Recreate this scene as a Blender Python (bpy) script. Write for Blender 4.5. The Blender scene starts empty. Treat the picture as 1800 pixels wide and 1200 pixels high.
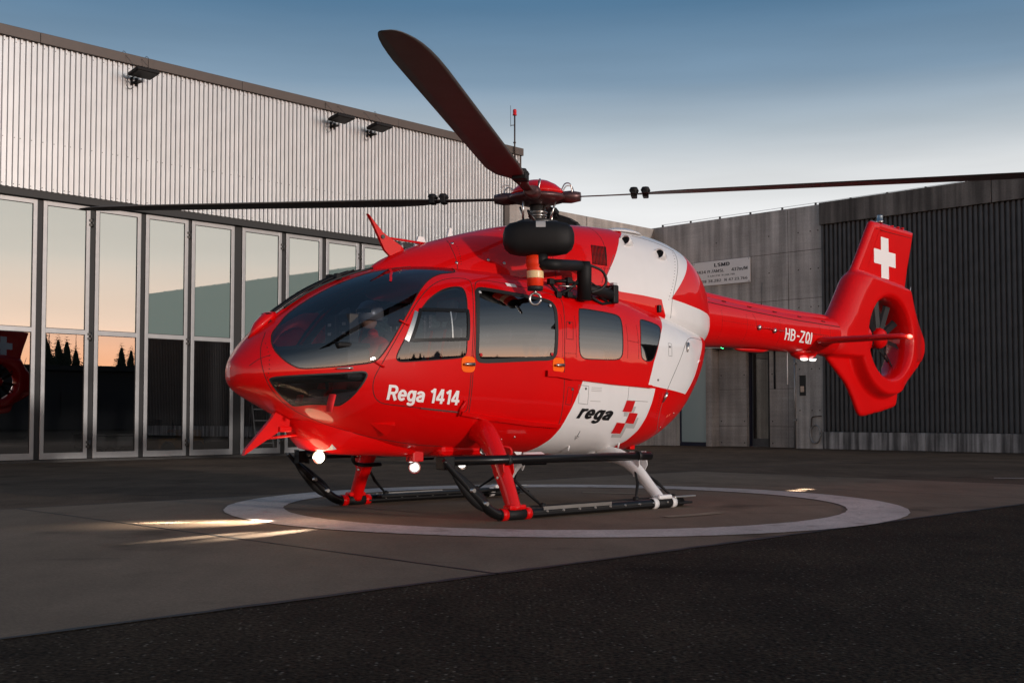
import bpy, bmesh, math, random
import numpy as np
from mathutils import Vector, Matrix
from mathutils.geometry import delaunay_2d_cdt
R = math.radians
random.seed(7)
SC = bpy.context.scene
COL = SC.collection

# ------------------------------------------------------------------ camera
CAM_F, CAM_H, PITCH, SHIFT_PX = 2060.0, .92, R(2.5), 42.06
cd = bpy.data.cameras.new('camera'); cam = bpy.data.objects.new('camera', cd); COL.objects.link(cam)
cam.location = (0, 0, CAM_H); cam.rotation_euler = (R(90) + PITCH, 0, 0)
cd.sensor_width = 36; cd.lens = CAM_F / 1800 * 36; cd.shift_y = SHIFT_PX / 1800
cd.clip_start = .05; cd.clip_end = 3000
SC.camera = cam

# ------------------------------------------------------------------ sky, sun, exposure
SUN_AZ, SUN_EL = math.atan2(-.66, .75), R(6.5)          # low glow to the right and behind the camera
wd = bpy.data.worlds.new('World'); SC.world = wd; wd.use_nodes = True
N = wd.node_tree.nodes; LK = wd.node_tree.links; N.clear()
def wn(t, **k):
    n = N.new(t)
    for a, b in k.items(): setattr(n, a, b)
    return n
def wmath(op, a, b=None):
    n = wn('ShaderNodeMath', operation=op)
    for i, v in enumerate((a, b)):
        if v is None: continue
        if isinstance(v, (int, float)): n.inputs[i].default_value = v
        else: LK.new(v, n.inputs[i])
    return n.outputs[0]
tc = wn('ShaderNodeTexCoord'); sx = wn('ShaderNodeSeparateXYZ'); LK.new(tc.outputs['Generated'], sx.inputs[0])
def ramp(stops):
    n = wn('ShaderNodeValToRGB'); n.color_ramp.interpolation = 'EASE'
    el = n.color_ramp.elements
    while len(el) < len(stops): el.new(.5)
    for e, (p, c) in zip(el, stops):
        e.position = p; e.color = (*c, 1)
    LK.new(sx.outputs['Z'], n.inputs[0]); n.color_ramp.interpolation = 'LINEAR'
    return n.outputs[0]
front = ramp([(0, (.95, .92, .91)), (.15, (.90, .895, .895)), (.20, (.70, .72, .735)), (.235, (.43, .50, .56)), (.275, (.205, .305, .415)),
              (.335, (.082, .18, .30)), (.5, (.055, .13, .25)), (1, (.06, .108, .19))])
glow = ramp([(0, (3.6, 1.10, .32)), (.035, (3.9, 1.85, .98)), (.075, (2.6, 1.70, 1.25)), (.13, (1.60, 1.36, 1.20)), (.22, (1.15, 1.08, 1.03)),
             (.36, (.52, .57, .62)), (.6, (.16, .22, .30)), (1, (.06, .108, .19))])
hl = wmath('SQRT', wmath('MAXIMUM', wmath('SUBTRACT', 1.0, wmath('MULTIPLY', sx.outputs['Z'], sx.outputs['Z'])), 1e-4))
dx = wmath('MULTIPLY', sx.outputs['X'], math.cos(SUN_AZ)); dy = wmath('MULTIPLY', sx.outputs['Y'], math.sin(SUN_AZ))
ca = wmath('DIVIDE', wmath('ADD', dx, dy), hl)
mr = wn('ShaderNodeMapRange', interpolation_type='SMOOTHSTEP')
LK.new(ca, mr.inputs[0]); mr.inputs[1].default_value = -.15; mr.inputs[2].default_value = .95
mx = wn('ShaderNodeMix', data_type='RGBA'); LK.new(mr.outputs[0], mx.inputs['Factor']); LK.new(front, mx.inputs['A']); LK.new(glow, mx.inputs['B'])
sky = wn('ShaderNodeTexSky', sky_type='NISHITA', sun_disc=False, sun_elevation=SUN_EL, sun_rotation=R(90) - SUN_AZ, air_density=1.0, dust_density=1.5)
ns = wn('ShaderNodeMix', data_type='RGBA', blend_type='ADD'); ns.inputs['Factor'].default_value = .006
LK.new(mx.outputs['Result'], ns.inputs['A']); LK.new(sky.outputs[0], ns.inputs['B'])
# thin streaks of high cloud
mp = wn('ShaderNodeMapping'); mp.inputs['Scale'].default_value = (1.6, 1.6, 14); LK.new(tc.outputs['Generated'], mp.inputs[0])
nz = wn('ShaderNodeTexNoise'); nz.inputs['Scale'].default_value = 2.2; nz.inputs['Detail'].default_value = 5; LK.new(mp.outputs[0], nz.inputs['Vector'])
cm = wn('ShaderNodeMapRange'); LK.new(nz.outputs[0], cm.inputs[0]); cm.inputs[1].default_value = .35; cm.inputs[2].default_value = .75
cm.inputs[3].default_value = .95; cm.inputs[4].default_value = 1.07
cmul = wn('ShaderNodeMix', data_type='RGBA', blend_type='MULTIPLY'); cmul.inputs['Factor'].default_value = 1
LK.new(ns.outputs['Result'], cmul.inputs['A']); LK.new(cm.outputs[0], cmul.inputs['B'])
bg = wn('ShaderNodeBackground'); LK.new(cmul.outputs['Result'], bg.inputs[0]); bg.inputs[1].default_value = 1.0
wo = wn('ShaderNodeOutputWorld'); LK.new(bg.outputs[0], wo.inputs[0])

sd = bpy.data.lights.new('sun', 'SUN'); so = bpy.data.objects.new('sun', sd); COL.objects.link(so)
sd.energy = 2.0; sd.angle = R(2); sd.color = (1, .90, .84)
sv = Vector((math.cos(SUN_AZ) * math.cos(SUN_EL), math.sin(SUN_AZ) * math.cos(SUN_EL), math.sin(SUN_EL)))
so.rotation_euler = sv.to_track_quat('Z', 'Y').to_euler(); so.location = (20, -20, 30)

SC.view_settings.view_transform = 'Standard'; SC.view_settings.look = 'None'
SC.view_settings.exposure = 0.0; SC.view_settings.gamma = 1.0; SC.view_settings.use_curve_mapping = False
SC.render.engine = 'CYCLES'
SC.cycles.max_bounces = 8; SC.cycles.transparent_max_bounces = 16; SC.cycles.glossy_bounces = 4
SC.cycles.use_denoising = True; SC.cycles.sample_clamp_indirect = 4.0
SC.cycles.caustics_reflective = False; SC.cycles.caustics_refractive = False

# ------------------------------------------------------------------ materials
MATS = {}
def nodes(name):
    m = bpy.data.materials.new(name); m.use_nodes = True; MATS[name] = m
    return m, m.node_tree.nodes, m.node_tree.links, m.node_tree.nodes['Principled BSDF']
def plain(name, col, rough=.5, metal=0., coat=0., emit=None, estr=0., vary=0., vscale=6., bump=0., bscale=60., spec=.5):
    m, n, l, p = nodes(name)
    p.inputs['Base Color'].default_value = (*col, 1); p.inputs['Roughness'].default_value = rough; p.inputs['Metallic'].default_value = metal
    p.inputs['Coat Weight'].default_value = coat; p.inputs['Coat Roughness'].default_value = .03; p.inputs['Specular IOR Level'].default_value = spec
    if emit: p.inputs['Emission Color'].default_value = (*emit, 1); p.inputs['Emission Strength'].default_value = estr
    t = n.new('ShaderNodeTexCoord')
    if vary:
        z = n.new('ShaderNodeTexNoise'); z.inputs['Scale'].default_value = vscale; z.inputs['Detail'].default_value = 6; l.new(t.outputs['Object'], z.inputs['Vector'])
        r = n.new('ShaderNodeMapRange'); l.new(z.outputs[0], r.inputs[0]); r.inputs[1].default_value = .3; r.inputs[2].default_value = .7
        r.inputs[3].default_value = 1 - vary; r.inputs[4].default_value = 1 + vary
        x = n.new('ShaderNodeMix'); x.data_type = 'RGBA'; x.blend_type = 'MULTIPLY'; x.inputs['Factor'].default_value = 1
        x.inputs['A'].default_value = (*col, 1); l.new(r.outputs[0], x.inputs['B']); l.new(x.outputs['Result'], p.inputs['Base Color'])
    if bump:
        z = n.new('ShaderNodeTexNoise'); z.inputs['Scale'].default_value = bscale; z.inputs['Detail'].default_value = 4; l.new(t.outputs['Object'], z.inputs['Vector'])
        b = n.new('ShaderNodeBump'); b.inputs['Strength'].default_value = bump; b.inputs['Distance'].default_value = .01
        l.new(z.outputs[0], b.inputs['Height']); l.new(b.outputs[0], p.inputs['Normal'])
    return m
def wobble(name, scale, strength):
    """long, faint waviness of hand-finished skin panels, so mirrored edges are not ruler-straight"""
    m = MATS[name]; n = m.node_tree.nodes; l = m.node_tree.links; p = n['Principled BSDF']; t = n.new('ShaderNodeTexCoord')
    z = n.new('ShaderNodeTexNoise'); z.inputs['Scale'].default_value = scale; z.inputs['Detail'].default_value = 1; l.new(t.outputs['Object'], z.inputs['Vector'])
    b = n.new('ShaderNodeBump'); b.inputs['Strength'].default_value = strength; b.inputs['Distance'].default_value = .02; l.new(z.outputs[0], b.inputs['Height']); l.new(b.outputs[0], p.inputs['Coat Normal'])
def glass(name, tint, refl_min, ior=1.5, backing=None, rough=.0):
    """tinted pane: mirror reflection over either a see-through tint or an opaque backing film"""
    m = bpy.data.materials.new(name); m.use_nodes = True; MATS[name] = m
    n = m.node_tree.nodes; l = m.node_tree.links; n.clear()
    out = n.new('ShaderNodeOutputMaterial'); mix = n.new('ShaderNodeMixShader'); g = n.new('ShaderNodeBsdfGlossy')
    g.inputs['Roughness'].default_value = rough; g.inputs['Color'].default_value = (1, 1, 1, 1)
    lw = n.new('ShaderNodeFresnel'); lw.inputs['IOR'].default_value = ior
    mr = n.new('ShaderNodeMapRange'); l.new(lw.outputs[0], mr.inputs[0]); mr.inputs[1].default_value = .04; mr.inputs[3].default_value = refl_min; mr.inputs[4].default_value = 1
    if backing:
        b = n.new('ShaderNodeBsdfDiffuse'); b.inputs['Color'].default_value = (*backing, 1)
        t = n.new('ShaderNodeTexCoord'); z = n.new('ShaderNodeTexNoise'); z.inputs['Scale'].default_value = .5; z.inputs['Detail'].default_value = 0
        l.new(t.outputs['Object'], z.inputs['Vector'])
        bb = n.new('ShaderNodeBump'); bb.inputs['Strength'].default_value = .012; bb.inputs['Distance'].default_value = .05; l.new(z.outputs[0], bb.inputs['Height']); l.new(bb.outputs[0], g.inputs['Normal'])
    else:
        b = n.new('ShaderNodeBsdfTransparent'); b.inputs['Color'].default_value = (*tint, 1)
    l.new(mr.outputs[0], mix.inputs[0]); l.new(b.outputs[0], mix.inputs[1]); l.new(g.outputs[0], mix.inputs[2]); l.new(mix.outputs[0], out.inputs[0])
    return m
def emitter(name, col, s):
    return plain(name, (.8, .8, .8), .3, emit=col, estr=s)

def concrete(name, base, streak=.5, board=0., scale=1.):
    m, n, l, p = nodes(name)
    p.inputs['Roughness'].default_value = .85; p.inputs['Specular IOR Level'].default_value = .25
    t = n.new('ShaderNodeTexCoord')
    def noise(sc, det, vec_scale, rng, out):
        mp = n.new('ShaderNodeMapping'); mp.inputs['Scale'].default_value = vec_scale; l.new(t.outputs['Object'], mp.inputs[0])
        z = n.new('ShaderNodeTexNoise'); z.inputs['Scale'].default_value = sc; z.inputs['Detail'].default_value = det; l.new(mp.outputs[0], z.inputs['Vector'])
        r = n.new('ShaderNodeMapRange'); l.new(z.outputs[0], r.inputs[0]); r.inputs[1].default_value, r.inputs[2].default_value = rng; r.inputs[3].default_value, r.inputs[4].default_value = out
        return r.outputs[0]
    v = [noise(.9 * scale, 8, (1, 1, 1), (.3, .7), (.72, 1.2)), noise(5 * scale, 6, (1, 1, .05), (.38, .66), (1 - streak, 1.12)), noise(24 * scale, 4, (1, 1, 1), (.3, .7), (.88, 1.1))]
    if board: v.append(noise(2.5, 3, (.3, .3, 6), (.3, .7), (1 - board, 1 + board)))
    c = None
    for q in v:
        x = n.new('ShaderNodeMix'); x.data_type = 'RGBA'; x.blend_type = 'MULTIPLY'; x.inputs['Factor'].default_value = 1
        if c is None: x.inputs['A'].default_value = (*base, 1)
        else: l.new(c, x.inputs['A'])
        l.new(q, x.inputs['B']); c = x.outputs['Result']
    l.new(c, p.inputs['Base Color'])
    z = n.new('ShaderNodeTexNoise'); z.inputs['Scale'].default_value = 18; z.inputs['Detail'].default_value = 8; l.new(t.outputs['Object'], z.inputs['Vector'])
    b = n.new('ShaderNodeBump'); b.inputs['Strength'].default_value = .35; b.inputs['Distance'].default_value = .012; l.new(z.outputs[0], b.inputs['Height']); l.new(b.outputs[0], p.inputs['Normal'])
    return m
def paving(name, base, grain, patch, rough, bump, stone=0., gscale=160., wear=None):
    m, n, l, p = nodes(name)
    p.inputs['Roughness'].default_value = rough; p.inputs['Specular IOR Level'].default_value = .08
    t = n.new('ShaderNodeTexCoord')
    def noise(sc, det, rng, out, vs=(1, 1, 1)):
        mp = n.new('ShaderNodeMapping'); mp.inputs['Scale'].default_value = vs; l.new(t.outputs['Object'], mp.inputs[0])
        z = n.new('ShaderNodeTexNoise'); z.inputs['Scale'].default_value = sc; z.inputs['Detail'].default_value = det; l.new(mp.outputs[0], z.inputs['Vector'])
        r = n.new('ShaderNodeMapRange'); l.new(z.outputs[0], r.inputs[0]); r.inputs[1].default_value, r.inputs[2].default_value = rng; r.inputs[3].default_value, r.inputs[4].default_value = out
        return r.outputs[0], z.outputs[0]
    fine, fz = noise(gscale, 3, (.3, .7), (1 - grain, 1 + grain))
    big, _ = noise(.55, 7, (.3, .7), (1 - patch, 1 + patch))
    mid, _ = noise(3.5, 6, (.35, .7), (1 - patch * .5, 1 + patch * .5), (1, .35, 1))
    c = None
    for q in (fine, big, mid):
        x = n.new('ShaderNodeMix'); x.data_type = 'RGBA'; x.blend_type = 'MULTIPLY'; x.inputs['Factor'].default_value = 1
        if c is None: x.inputs['A'].default_value = (*base, 1)
        else: l.new(c, x.inputs['A'])
        l.new(q, x.inputs['B']); c = x.outputs['Result']
    if stone:      # pale chips of aggregate worn through the binder
        vo = n.new('ShaderNodeTexVoronoi'); vo.inputs['Scale'].default_value = 34; l.new(t.outputs['Object'], vo.inputs['Vector'])
        r = n.new('ShaderNodeMapRange'); l.new(vo.outputs['Distance'], r.inputs[0]); r.inputs[1].default_value = .12; r.inputs[2].default_value = .30; r.inputs[3].default_value = 1; r.inputs[4].default_value = 0
        s = n.new('ShaderNodeSeparateColor'); l.new(vo.outputs['Color'], s.inputs[0])
        q = n.new('ShaderNodeMapRange'); l.new(s.outputs[0], q.inputs[0]); q.inputs[1].default_value = .62; q.inputs[2].default_value = 1.0; q.inputs[3].default_value = 0; q.inputs[4].default_value = stone
        mu = n.new('ShaderNodeMath'); mu.operation = 'MULTIPLY'; l.new(r.outputs[0], mu.inputs[0]); l.new(q.outputs[0], mu.inputs[1])
        x = n.new('ShaderNodeMix'); x.data_type = 'RGBA'; l.new(mu.outputs[0], x.inputs['Factor']); l.new(c, x.inputs['A']); x.inputs['B'].default_value = (.21, .175, .14, 1); c = x.outputs['Result']
    if wear:       # paint rubbed through in scratches and flakes
        f1, _ = noise(5, 10, (.58, .68), (0, .5)); f2, _ = noise(60, 8, (.62, .74), (0, .7))
        mu = n.new('ShaderNodeMath'); mu.operation = 'MAXIMUM'; l.new(f1, mu.inputs[0]); l.new(f2, mu.inputs[1])
        x = n.new('ShaderNodeMix'); x.data_type = 'RGBA'; l.new(mu.outputs[0], x.inputs['Factor']); l.new(c, x.inputs['A']); x.inputs['B'].default_value = (*wear, 1); c = x.outputs['Result']
    else:          # oil and tyre stains, darker with a shape of their own
        f1, _ = noise(.8, 5, (.60, .72), (1, .55)); f2, _ = noise(2.2, 7, (.64, .72), (1, .72), (.25, 1, 1))
        for q in (f1, f2):
            x = n.new('ShaderNodeMix'); x.data_type = 'RGBA'; x.blend_type = 'MULTIPLY'; x.inputs['Factor'].default_value = 1; l.new(c, x.inputs['A']); l.new(q, x.inputs['B']); c = x.outputs['Result']
    l.new(c, p.inputs['Base Color'])
    b = n.new('ShaderNodeBump'); b.inputs['Strength'].default_value = bump; b.inputs['Distance'].default_value = .006; l.new(fz, b.inputs['Height']); l.new(b.outputs[0], p.inputs['Normal'])
    return m

plain('red_paint', (.62, .0005, .0010), .45, coat=.6, vary=.05, vscale=1.5, spec=.12)
plain('white_paint', (.74, .73, .725), .35, coat=.8, vary=.02, spec=.3)
wobble('red_paint', 4.5, .10); wobble('white_paint', 4.5, .10)
plain('orange_paint', (.95, .13, .0), .5, coat=.3, spec=.2)
plain('black_matte', (.007, .007, .0075), .6, vary=.2, spec=.25)
plain('black_gloss', (.006, .006, .0065), .3, spec=.3)
plain('rubber', (.008, .008, .008), .6)
plain('seam_dark', (.03, .006, .006), .8)
plain('seam_grey', (.10, .10, .10), .8)
plain('steel', (.55, .54, .52), .3, metal=1.0, vary=.1)
plain('dark_metal', (.07, .068, .066), .4, metal=.7, vary=.15, vscale=20)
plain('hub_metal', (.10, .05, .05), .4, metal=.5, vary=.25, vscale=15)
plain('blade_grey', (.085, .084, .083), .55, vary=.12)
plain('fan_grey', (.012, .012, .014), .5, spec=.2)
plain('exhaust_metal', (.22, .15, .10), .35, metal=1.0, vary=.3, vscale=9)
plain('cabin_lining', (.05, .05, .055), .8)
plain('seat_grey', (.22, .22, .23), .8, bump=.15)
plain('panel_black', (.02, .02, .022), .6)
plain('label_grey', (.5, .5, .5), .6)
plain('suit_red', (.70, .012, .015), .75, bump=.3, bscale=25)
plain('skin', (.45, .27, .20), .55)
plain('helmet_white', (.24, .25, .27), .3, coat=.5)
plain('weight_red', (.80, .035, .004), .5, spec=.3)
plain('visor', (.01, .01, .012), .1)
plain('reflective_tape', (.85, .60, .30), .35)
plain('grey_decal', (.42, .41, .40), .5)
plain('black_decal', (.006, .006, .007), .4)
plain('white_decal', (.82, .81, .80), .4)
plain('red_decal', (.56, .004, .006), .4)
glass('cockpit_glass', (.58, .60, .63), .11)
glass('cabin_glass', (.24, .24, .26), .15)
glass('clear_lens', (.9, .9, .9), .06)
emitter('lamp_white', (1, .88, .66), 14)
emitter('lamp_soft', (1, .96, .92), 2.2)
emitter('lamp_red', (1, .05, .015), 4)
emitter('lamp_green', (.05, 1, .25), 10)

plain('aluminium', (.34, .345, .35), .38, metal=.65, vary=.06)
plain('cladding_paint', (.50, .515, .525), .33, metal=.75, vary=.05, vscale=2.)
plain('fascia_brown', (.075, .062, .055), .5, metal=.3, vary=.06)
plain('header_black', (.012, .012, .012), .6)
glass('film_glass', (0, 0, 0), .27, backing=(.19, .265, .25))
glass('dark_glass', (.38, .39, .40), .26)
glass('frosted_glass', (0, 0, 0), .10, backing=(.30, .40, .40), rough=.25)
glass('office_glass', (.2, .2, .2), .10)
plain('hangar_inside', (.035, .035, .036), .9)
plain('hangar_floor', (.05, .05, .05), .5)
plain('yellow_paint', (.50, .23, .02), .5, vary=.15)
plain('tyre', (.012, .012, .012), .8)
plain('checker_plate', (.35, .35, .35), .35, metal=.8, vary=.3, vscale=40)
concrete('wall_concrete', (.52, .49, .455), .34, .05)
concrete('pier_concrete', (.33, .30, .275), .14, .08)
concrete('band_concrete', (.18, .165, .15), .5)
concrete('plinth_concrete', (.38, .37, .36), .75, scale=1.6)
plain('dark_cladding', (.075, .075, .077), .55, metal=.2, vary=.18, vscale=3)
plain('sign_white', (.88, .86, .83), .5, vary=.03)
plain('sign_text', (.03, .03, .03), .6)
plain('sign_faded', (.16, .155, .15), .6)
plain('galvanised', (.30, .30, .30), .45, metal=.8, vary=.1)
plain('blue_frame', (.01, .014, .035), .4)
plain('beige_box', (.55, .42, .33), .5)
plain('rust_dark', (.05, .035, .03), .6, metal=.4)
paving('asphalt', (.033, .0222, .0135), .85, .38, .9, 1.0, stone=1.0, gscale=48.)
paving('slab_concrete', (.205, .148, .104), .14, .16, .8, .3, gscale=60)
paving('ring_paint', (.56, .48, .43), .16, .16, .6, .2, gscale=40, wear=(.22, .16, .12))
paving('pale_asphalt', (.115, .0775, .0530), .45, .25, .9, .8, stone=.3, gscale=55.)  # paler asphalt tone for the ground beyond the pad
plain('joint_tar', (.010, .010, .010), .7)
plain('conifer_green', (.030, .042, .022), .9)
plain('bark', (.06, .045, .035), .9)
plain('far_wall', (.03, .03, .032), .9)
plain('far_roof', (.03, .03, .03), .9)
emitter('lit_window', (.75, 1, .8), 1.2)

# ------------------------------------------------------------------ mesh helpers
def link(o, parent=None):
    COL.objects.link(o)
    if parent is not None: o.parent = parent
    return o
def tag(o, label=None, cat=None, group=None, kind=None):
    for k, v in (('label', label), ('category', cat), ('group', group), ('kind', kind)):
        if v: o[k] = v
    return o
def empty(name, loc=(0, 0, 0), rz=0., label=None, cat=None, group=None, kind=None):
    o = bpy.data.objects.new(name, None); link(o); o.location = loc; o.rotation_euler = (0, 0, rz); o.empty_display_size = .2
    return tag(o, label, cat, group, kind)
def V(*a): return Vector(a)
class MB:
    def __init__(s): s.v = []; s.f = []; s.sm = []
    def add(s, vs, fs, smooth=False):
        b = len(s.v); s.v += [tuple(map(float, q)) for q in vs]; s.f += [tuple(b + i for i in f) for f in fs]; s.sm += [smooth] * len(fs); return s
    def box(s, a, b, M=None, bev=0.):
        x0, y0, z0 = a; x1, y1, z1 = b
        if bev > 0:
            bm = bmesh.new(); bmesh.ops.create_cube(bm, size=1)
            for q in bm.verts: q.co = Vector(((x0 + x1) / 2 + q.co.x * (x1 - x0), (y0 + y1) / 2 + q.co.y * (y1 - y0), (z0 + z1) / 2 + q.co.z * (z1 - z0)))
            bmesh.ops.bevel(bm, geom=list(bm.edges), offset=bev, segments=2, affect='EDGES', profile=.5)
            bm.verts.index_update(); vs = [q.co.copy() for q in bm.verts]; fs = [[q.index for q in f.verts] for f in bm.faces]; bm.free()
        else:
            vs = [Vector(q) for q in ((x0, y0, z0), (x1, y0, z0), (x1, y1, z0), (x0, y1, z0), (x0, y0, z1), (x1, y0, z1), (x1, y1, z1), (x0, y1, z1))]
            fs = [(0, 3, 2, 1), (4, 5, 6, 7), (0, 1, 5, 4), (1, 2, 6, 5), (2, 3, 7, 6), (3, 0, 4, 7)]
        if M is not None: vs = [M @ q for q in vs]
        return s.add(vs, fs)
    def tube(s, pts, r, n=12, cap=True, flat=None):
        """round (or flattened) tube along a path; r scalar or list"""
        P = [Vector(p) for p in pts]; rs = r if isinstance(r, (list, tuple)) else [r] * len(P)
        up = None; rings = []
        for i, p in enumerate(P):
            t = (P[min(i + 1, len(P) - 1)] - P[max(i - 1, 0)]).normalized()
            if up is None:
                up = Vector((0, 0, 1)) if abs(t.z) < .9 else Vector((1, 0, 0))
            a = t.cross(up).normalized(); b = a.cross(t).normalized(); up = b
            ring = []
            for k in range(n):
                th = 2 * math.pi * k / n; fa, fb = (1, 1) if flat is None else flat
                ring.append(p + a * math.cos(th) * rs[i] * fa + b * math.sin(th) * rs[i] * fb)
            rings.append(ring)
        vs = [q for g in rings for q in g]; fs = []
        for i in range(len(P) - 1):
            for k in range(n):
                fs.append((i * n + k, i * n + (k + 1) % n, (i + 1) * n + (k + 1) % n, (i + 1) * n + k))
        s.add(vs, fs, True)
        if cap: s.add(rings[0], [tuple(range(n))[::-1]]); s.add(rings[-1], [tuple(range(n))])
        return s
    def lathe(s, prof, M=None, n=32, smooth=True, cap=True):
        """prof: list of (r, z) revolved about z"""
        vs = []; fs = []
        for r, z in prof:
            for k in range(n):
                t = 2 * math.pi * k / n; vs.append(Vector((r * math.cos(t), r * math.sin(t), z)))
        for i in range(len(prof) - 1):
            for k in range(n): fs.append((i * n + k, i * n + (k + 1) % n, (i + 1) * n + (k + 1) % n, (i + 1) * n + k))
        if M is not None: vs = [M @ q for q in vs]
        s.add(vs, fs, smooth)
        m = len(prof) - 1
        if not cap: return s
        if prof[0][0] > 1e-4: s.add(vs[:n], [tuple(range(n))[::-1]])
        if prof[-1][0] > 1e-4: s.add(vs[m * n:], [tuple(range(n))])
        return s
    def prism(s, poly, f0, f1):
        """poly: 2d points; f0/f1 map (a,b)->3d for the two faces"""
        n = len(poly); a = [Vector(f0(*p)) for p in poly]; b = [Vector(f1(*p)) for p in poly]
        s.add(a + b, [tuple(range(n))[::-1], tuple(range(n, 2 * n))] + [(i, (i + 1) % n, n + (i + 1) % n, n + i) for i in range(n)]); return s
    def build(s, name, mat, parent=None, fix=True):
        me = bpy.data.meshes.new(name); me.from_pydata(s.v, [], s.f); me.materials.append(MATS[mat])
        me.polygons.foreach_set('use_smooth', s.sm)
        if fix:
            bm = bmesh.new(); bm.from_mesh(me); bmesh.ops.remove_doubles(bm, verts=bm.verts, dist=1e-6); bmesh.ops.recalc_face_normals(bm, faces=bm.faces); bm.to_mesh(me); bm.free()
        me.update(); o = bpy.data.objects.new(name, me); return link(o, parent)
def inst(src, name, loc, parent, rot=None):
    o = src.copy(); o.name = name; COL.objects.link(o); o.parent = parent; o.location = loc
    if rot: o.rotation_euler = rot
    return o
def catmull(pts, n=6, closed=False):
    P = [Vector(p) for p in pts]; m = len(P); out = []
    for i in range(m if closed else m - 1):
        g = (lambda k: P[k % m]) if closed else (lambda k: P[max(0, min(m - 1, k))])
        a, b, c, d = g(i - 1), g(i), g(i + 1), g(i + 2)
        for k in range(n):
            t = k / n; out.append(.5 * ((2 * b) + (c - a) * t + (2 * a - 5 * b + 4 * c - d) * t * t + (3 * b - a - 3 * c + d) * t ** 3))
    if not closed: out.append(P[-1])
    return out
def text2d(body, bold=0., shear=0.):
    """flat letter outlines, scaled to a unit box: returns verts (u,v) and faces"""
    c = bpy.data.curves.new('lettering', 'FONT'); c.body = body; c.offset = bold; c.shear = shear; c.resolution_u = 4; c.fill_mode = 'FRONT'; c.dimensions = '2D'
    o = bpy.data.objects.new('lettering', c); COL.objects.link(o)
    dg = bpy.context.evaluated_depsgraph_get(); me = bpy.data.meshes.new_from_object(o.evaluated_get(dg))
    bpy.data.objects.remove(o); bm = bmesh.new(); bm.from_mesh(me); bpy.data.meshes.remove(me)
    xs = [q.co.x for q in bm.verts]; ys = [q.co.y for q in bm.verts]; x0, x1, y0, y1 = min(xs), max(xs), min(ys), max(ys)
    for q in bm.verts: q.co = Vector(((q.co.x - x0) / (x1 - x0), (q.co.y - y0) / (y1 - y0), 0))
    for ax in (0, 1):
        for k in range(1, 24 if ax == 0 else 6):
            co = Vector((k / 24, 0, 0)) if ax == 0 else Vector((0, k / 6, 0)); no = Vector((1, 0, 0)) if ax == 0 else Vector((0, 1, 0))
            bmesh.ops.bisect_plane(bm, geom=bm.verts[:] + bm.edges[:] + bm.faces[:], plane_co=co, plane_no=no, dist=1e-5)
    bmesh.ops.triangulate(bm, faces=bm.faces[:]); bm.verts.index_update()
    vs = [(q.co.x, q.co.y) for q in bm.verts]; fs = [[q.index for q in f.verts] for f in bm.faces]; bm.free(); bpy.data.curves.remove(c)
    return vs, fs
# 2d outlines and painted letters
def chaikin(P, it=2, closed=True):
    P = [tuple(p) for p in P]
    for _ in range(it):
        Q = [] if closed else [P[0]]
        n = len(P)
        for i in range(n if closed else n - 1):
            a, b = P[i], P[(i + 1) % n]
            Q += [(a[0] * .75 + b[0] * .25, a[1] * .75 + b[1] * .25), (a[0] * .25 + b[0] * .75, a[1] * .25 + b[1] * .75)]
        if not closed: Q.append(P[-1])
        P = Q
    return P
def resample(P, step, closed=True):
    Q = []; n = len(P)
    for i in range(n if closed else n - 1):
        a, b = P[i], P[(i + 1) % n]; L = math.hypot(b[0] - a[0], b[1] - a[1])
        if Q and L < step * .25: continue
        k = max(1, int(round(L / step)))
        for j in range(k): Q.append((a[0] + (b[0] - a[0]) * j / k, a[1] + (b[1] - a[1]) * j / k))
    if not closed: Q.append(P[-1])
    return Q
def inside(poly, X, Y):
    c = np.zeros(len(X), bool); n = len(poly)
    for i in range(n):
        x0, y0 = poly[i]; x1, y1 = poly[(i + 1) % n]
        if y0 == y1: continue
        k = ((y0 > Y) != (y1 > Y)) & (X < (x1 - x0) * (Y - y0) / (y1 - y0) + x0); c ^= k
    return c
def arc(cx, cy, rx, ry, a0, a1, n=12): return [(cx + rx * math.cos(R(a0 + (a1 - a0) * k / n)), cy + ry * math.sin(R(a0 + (a1 - a0) * k / n))) for k in range(n + 1)]
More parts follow.
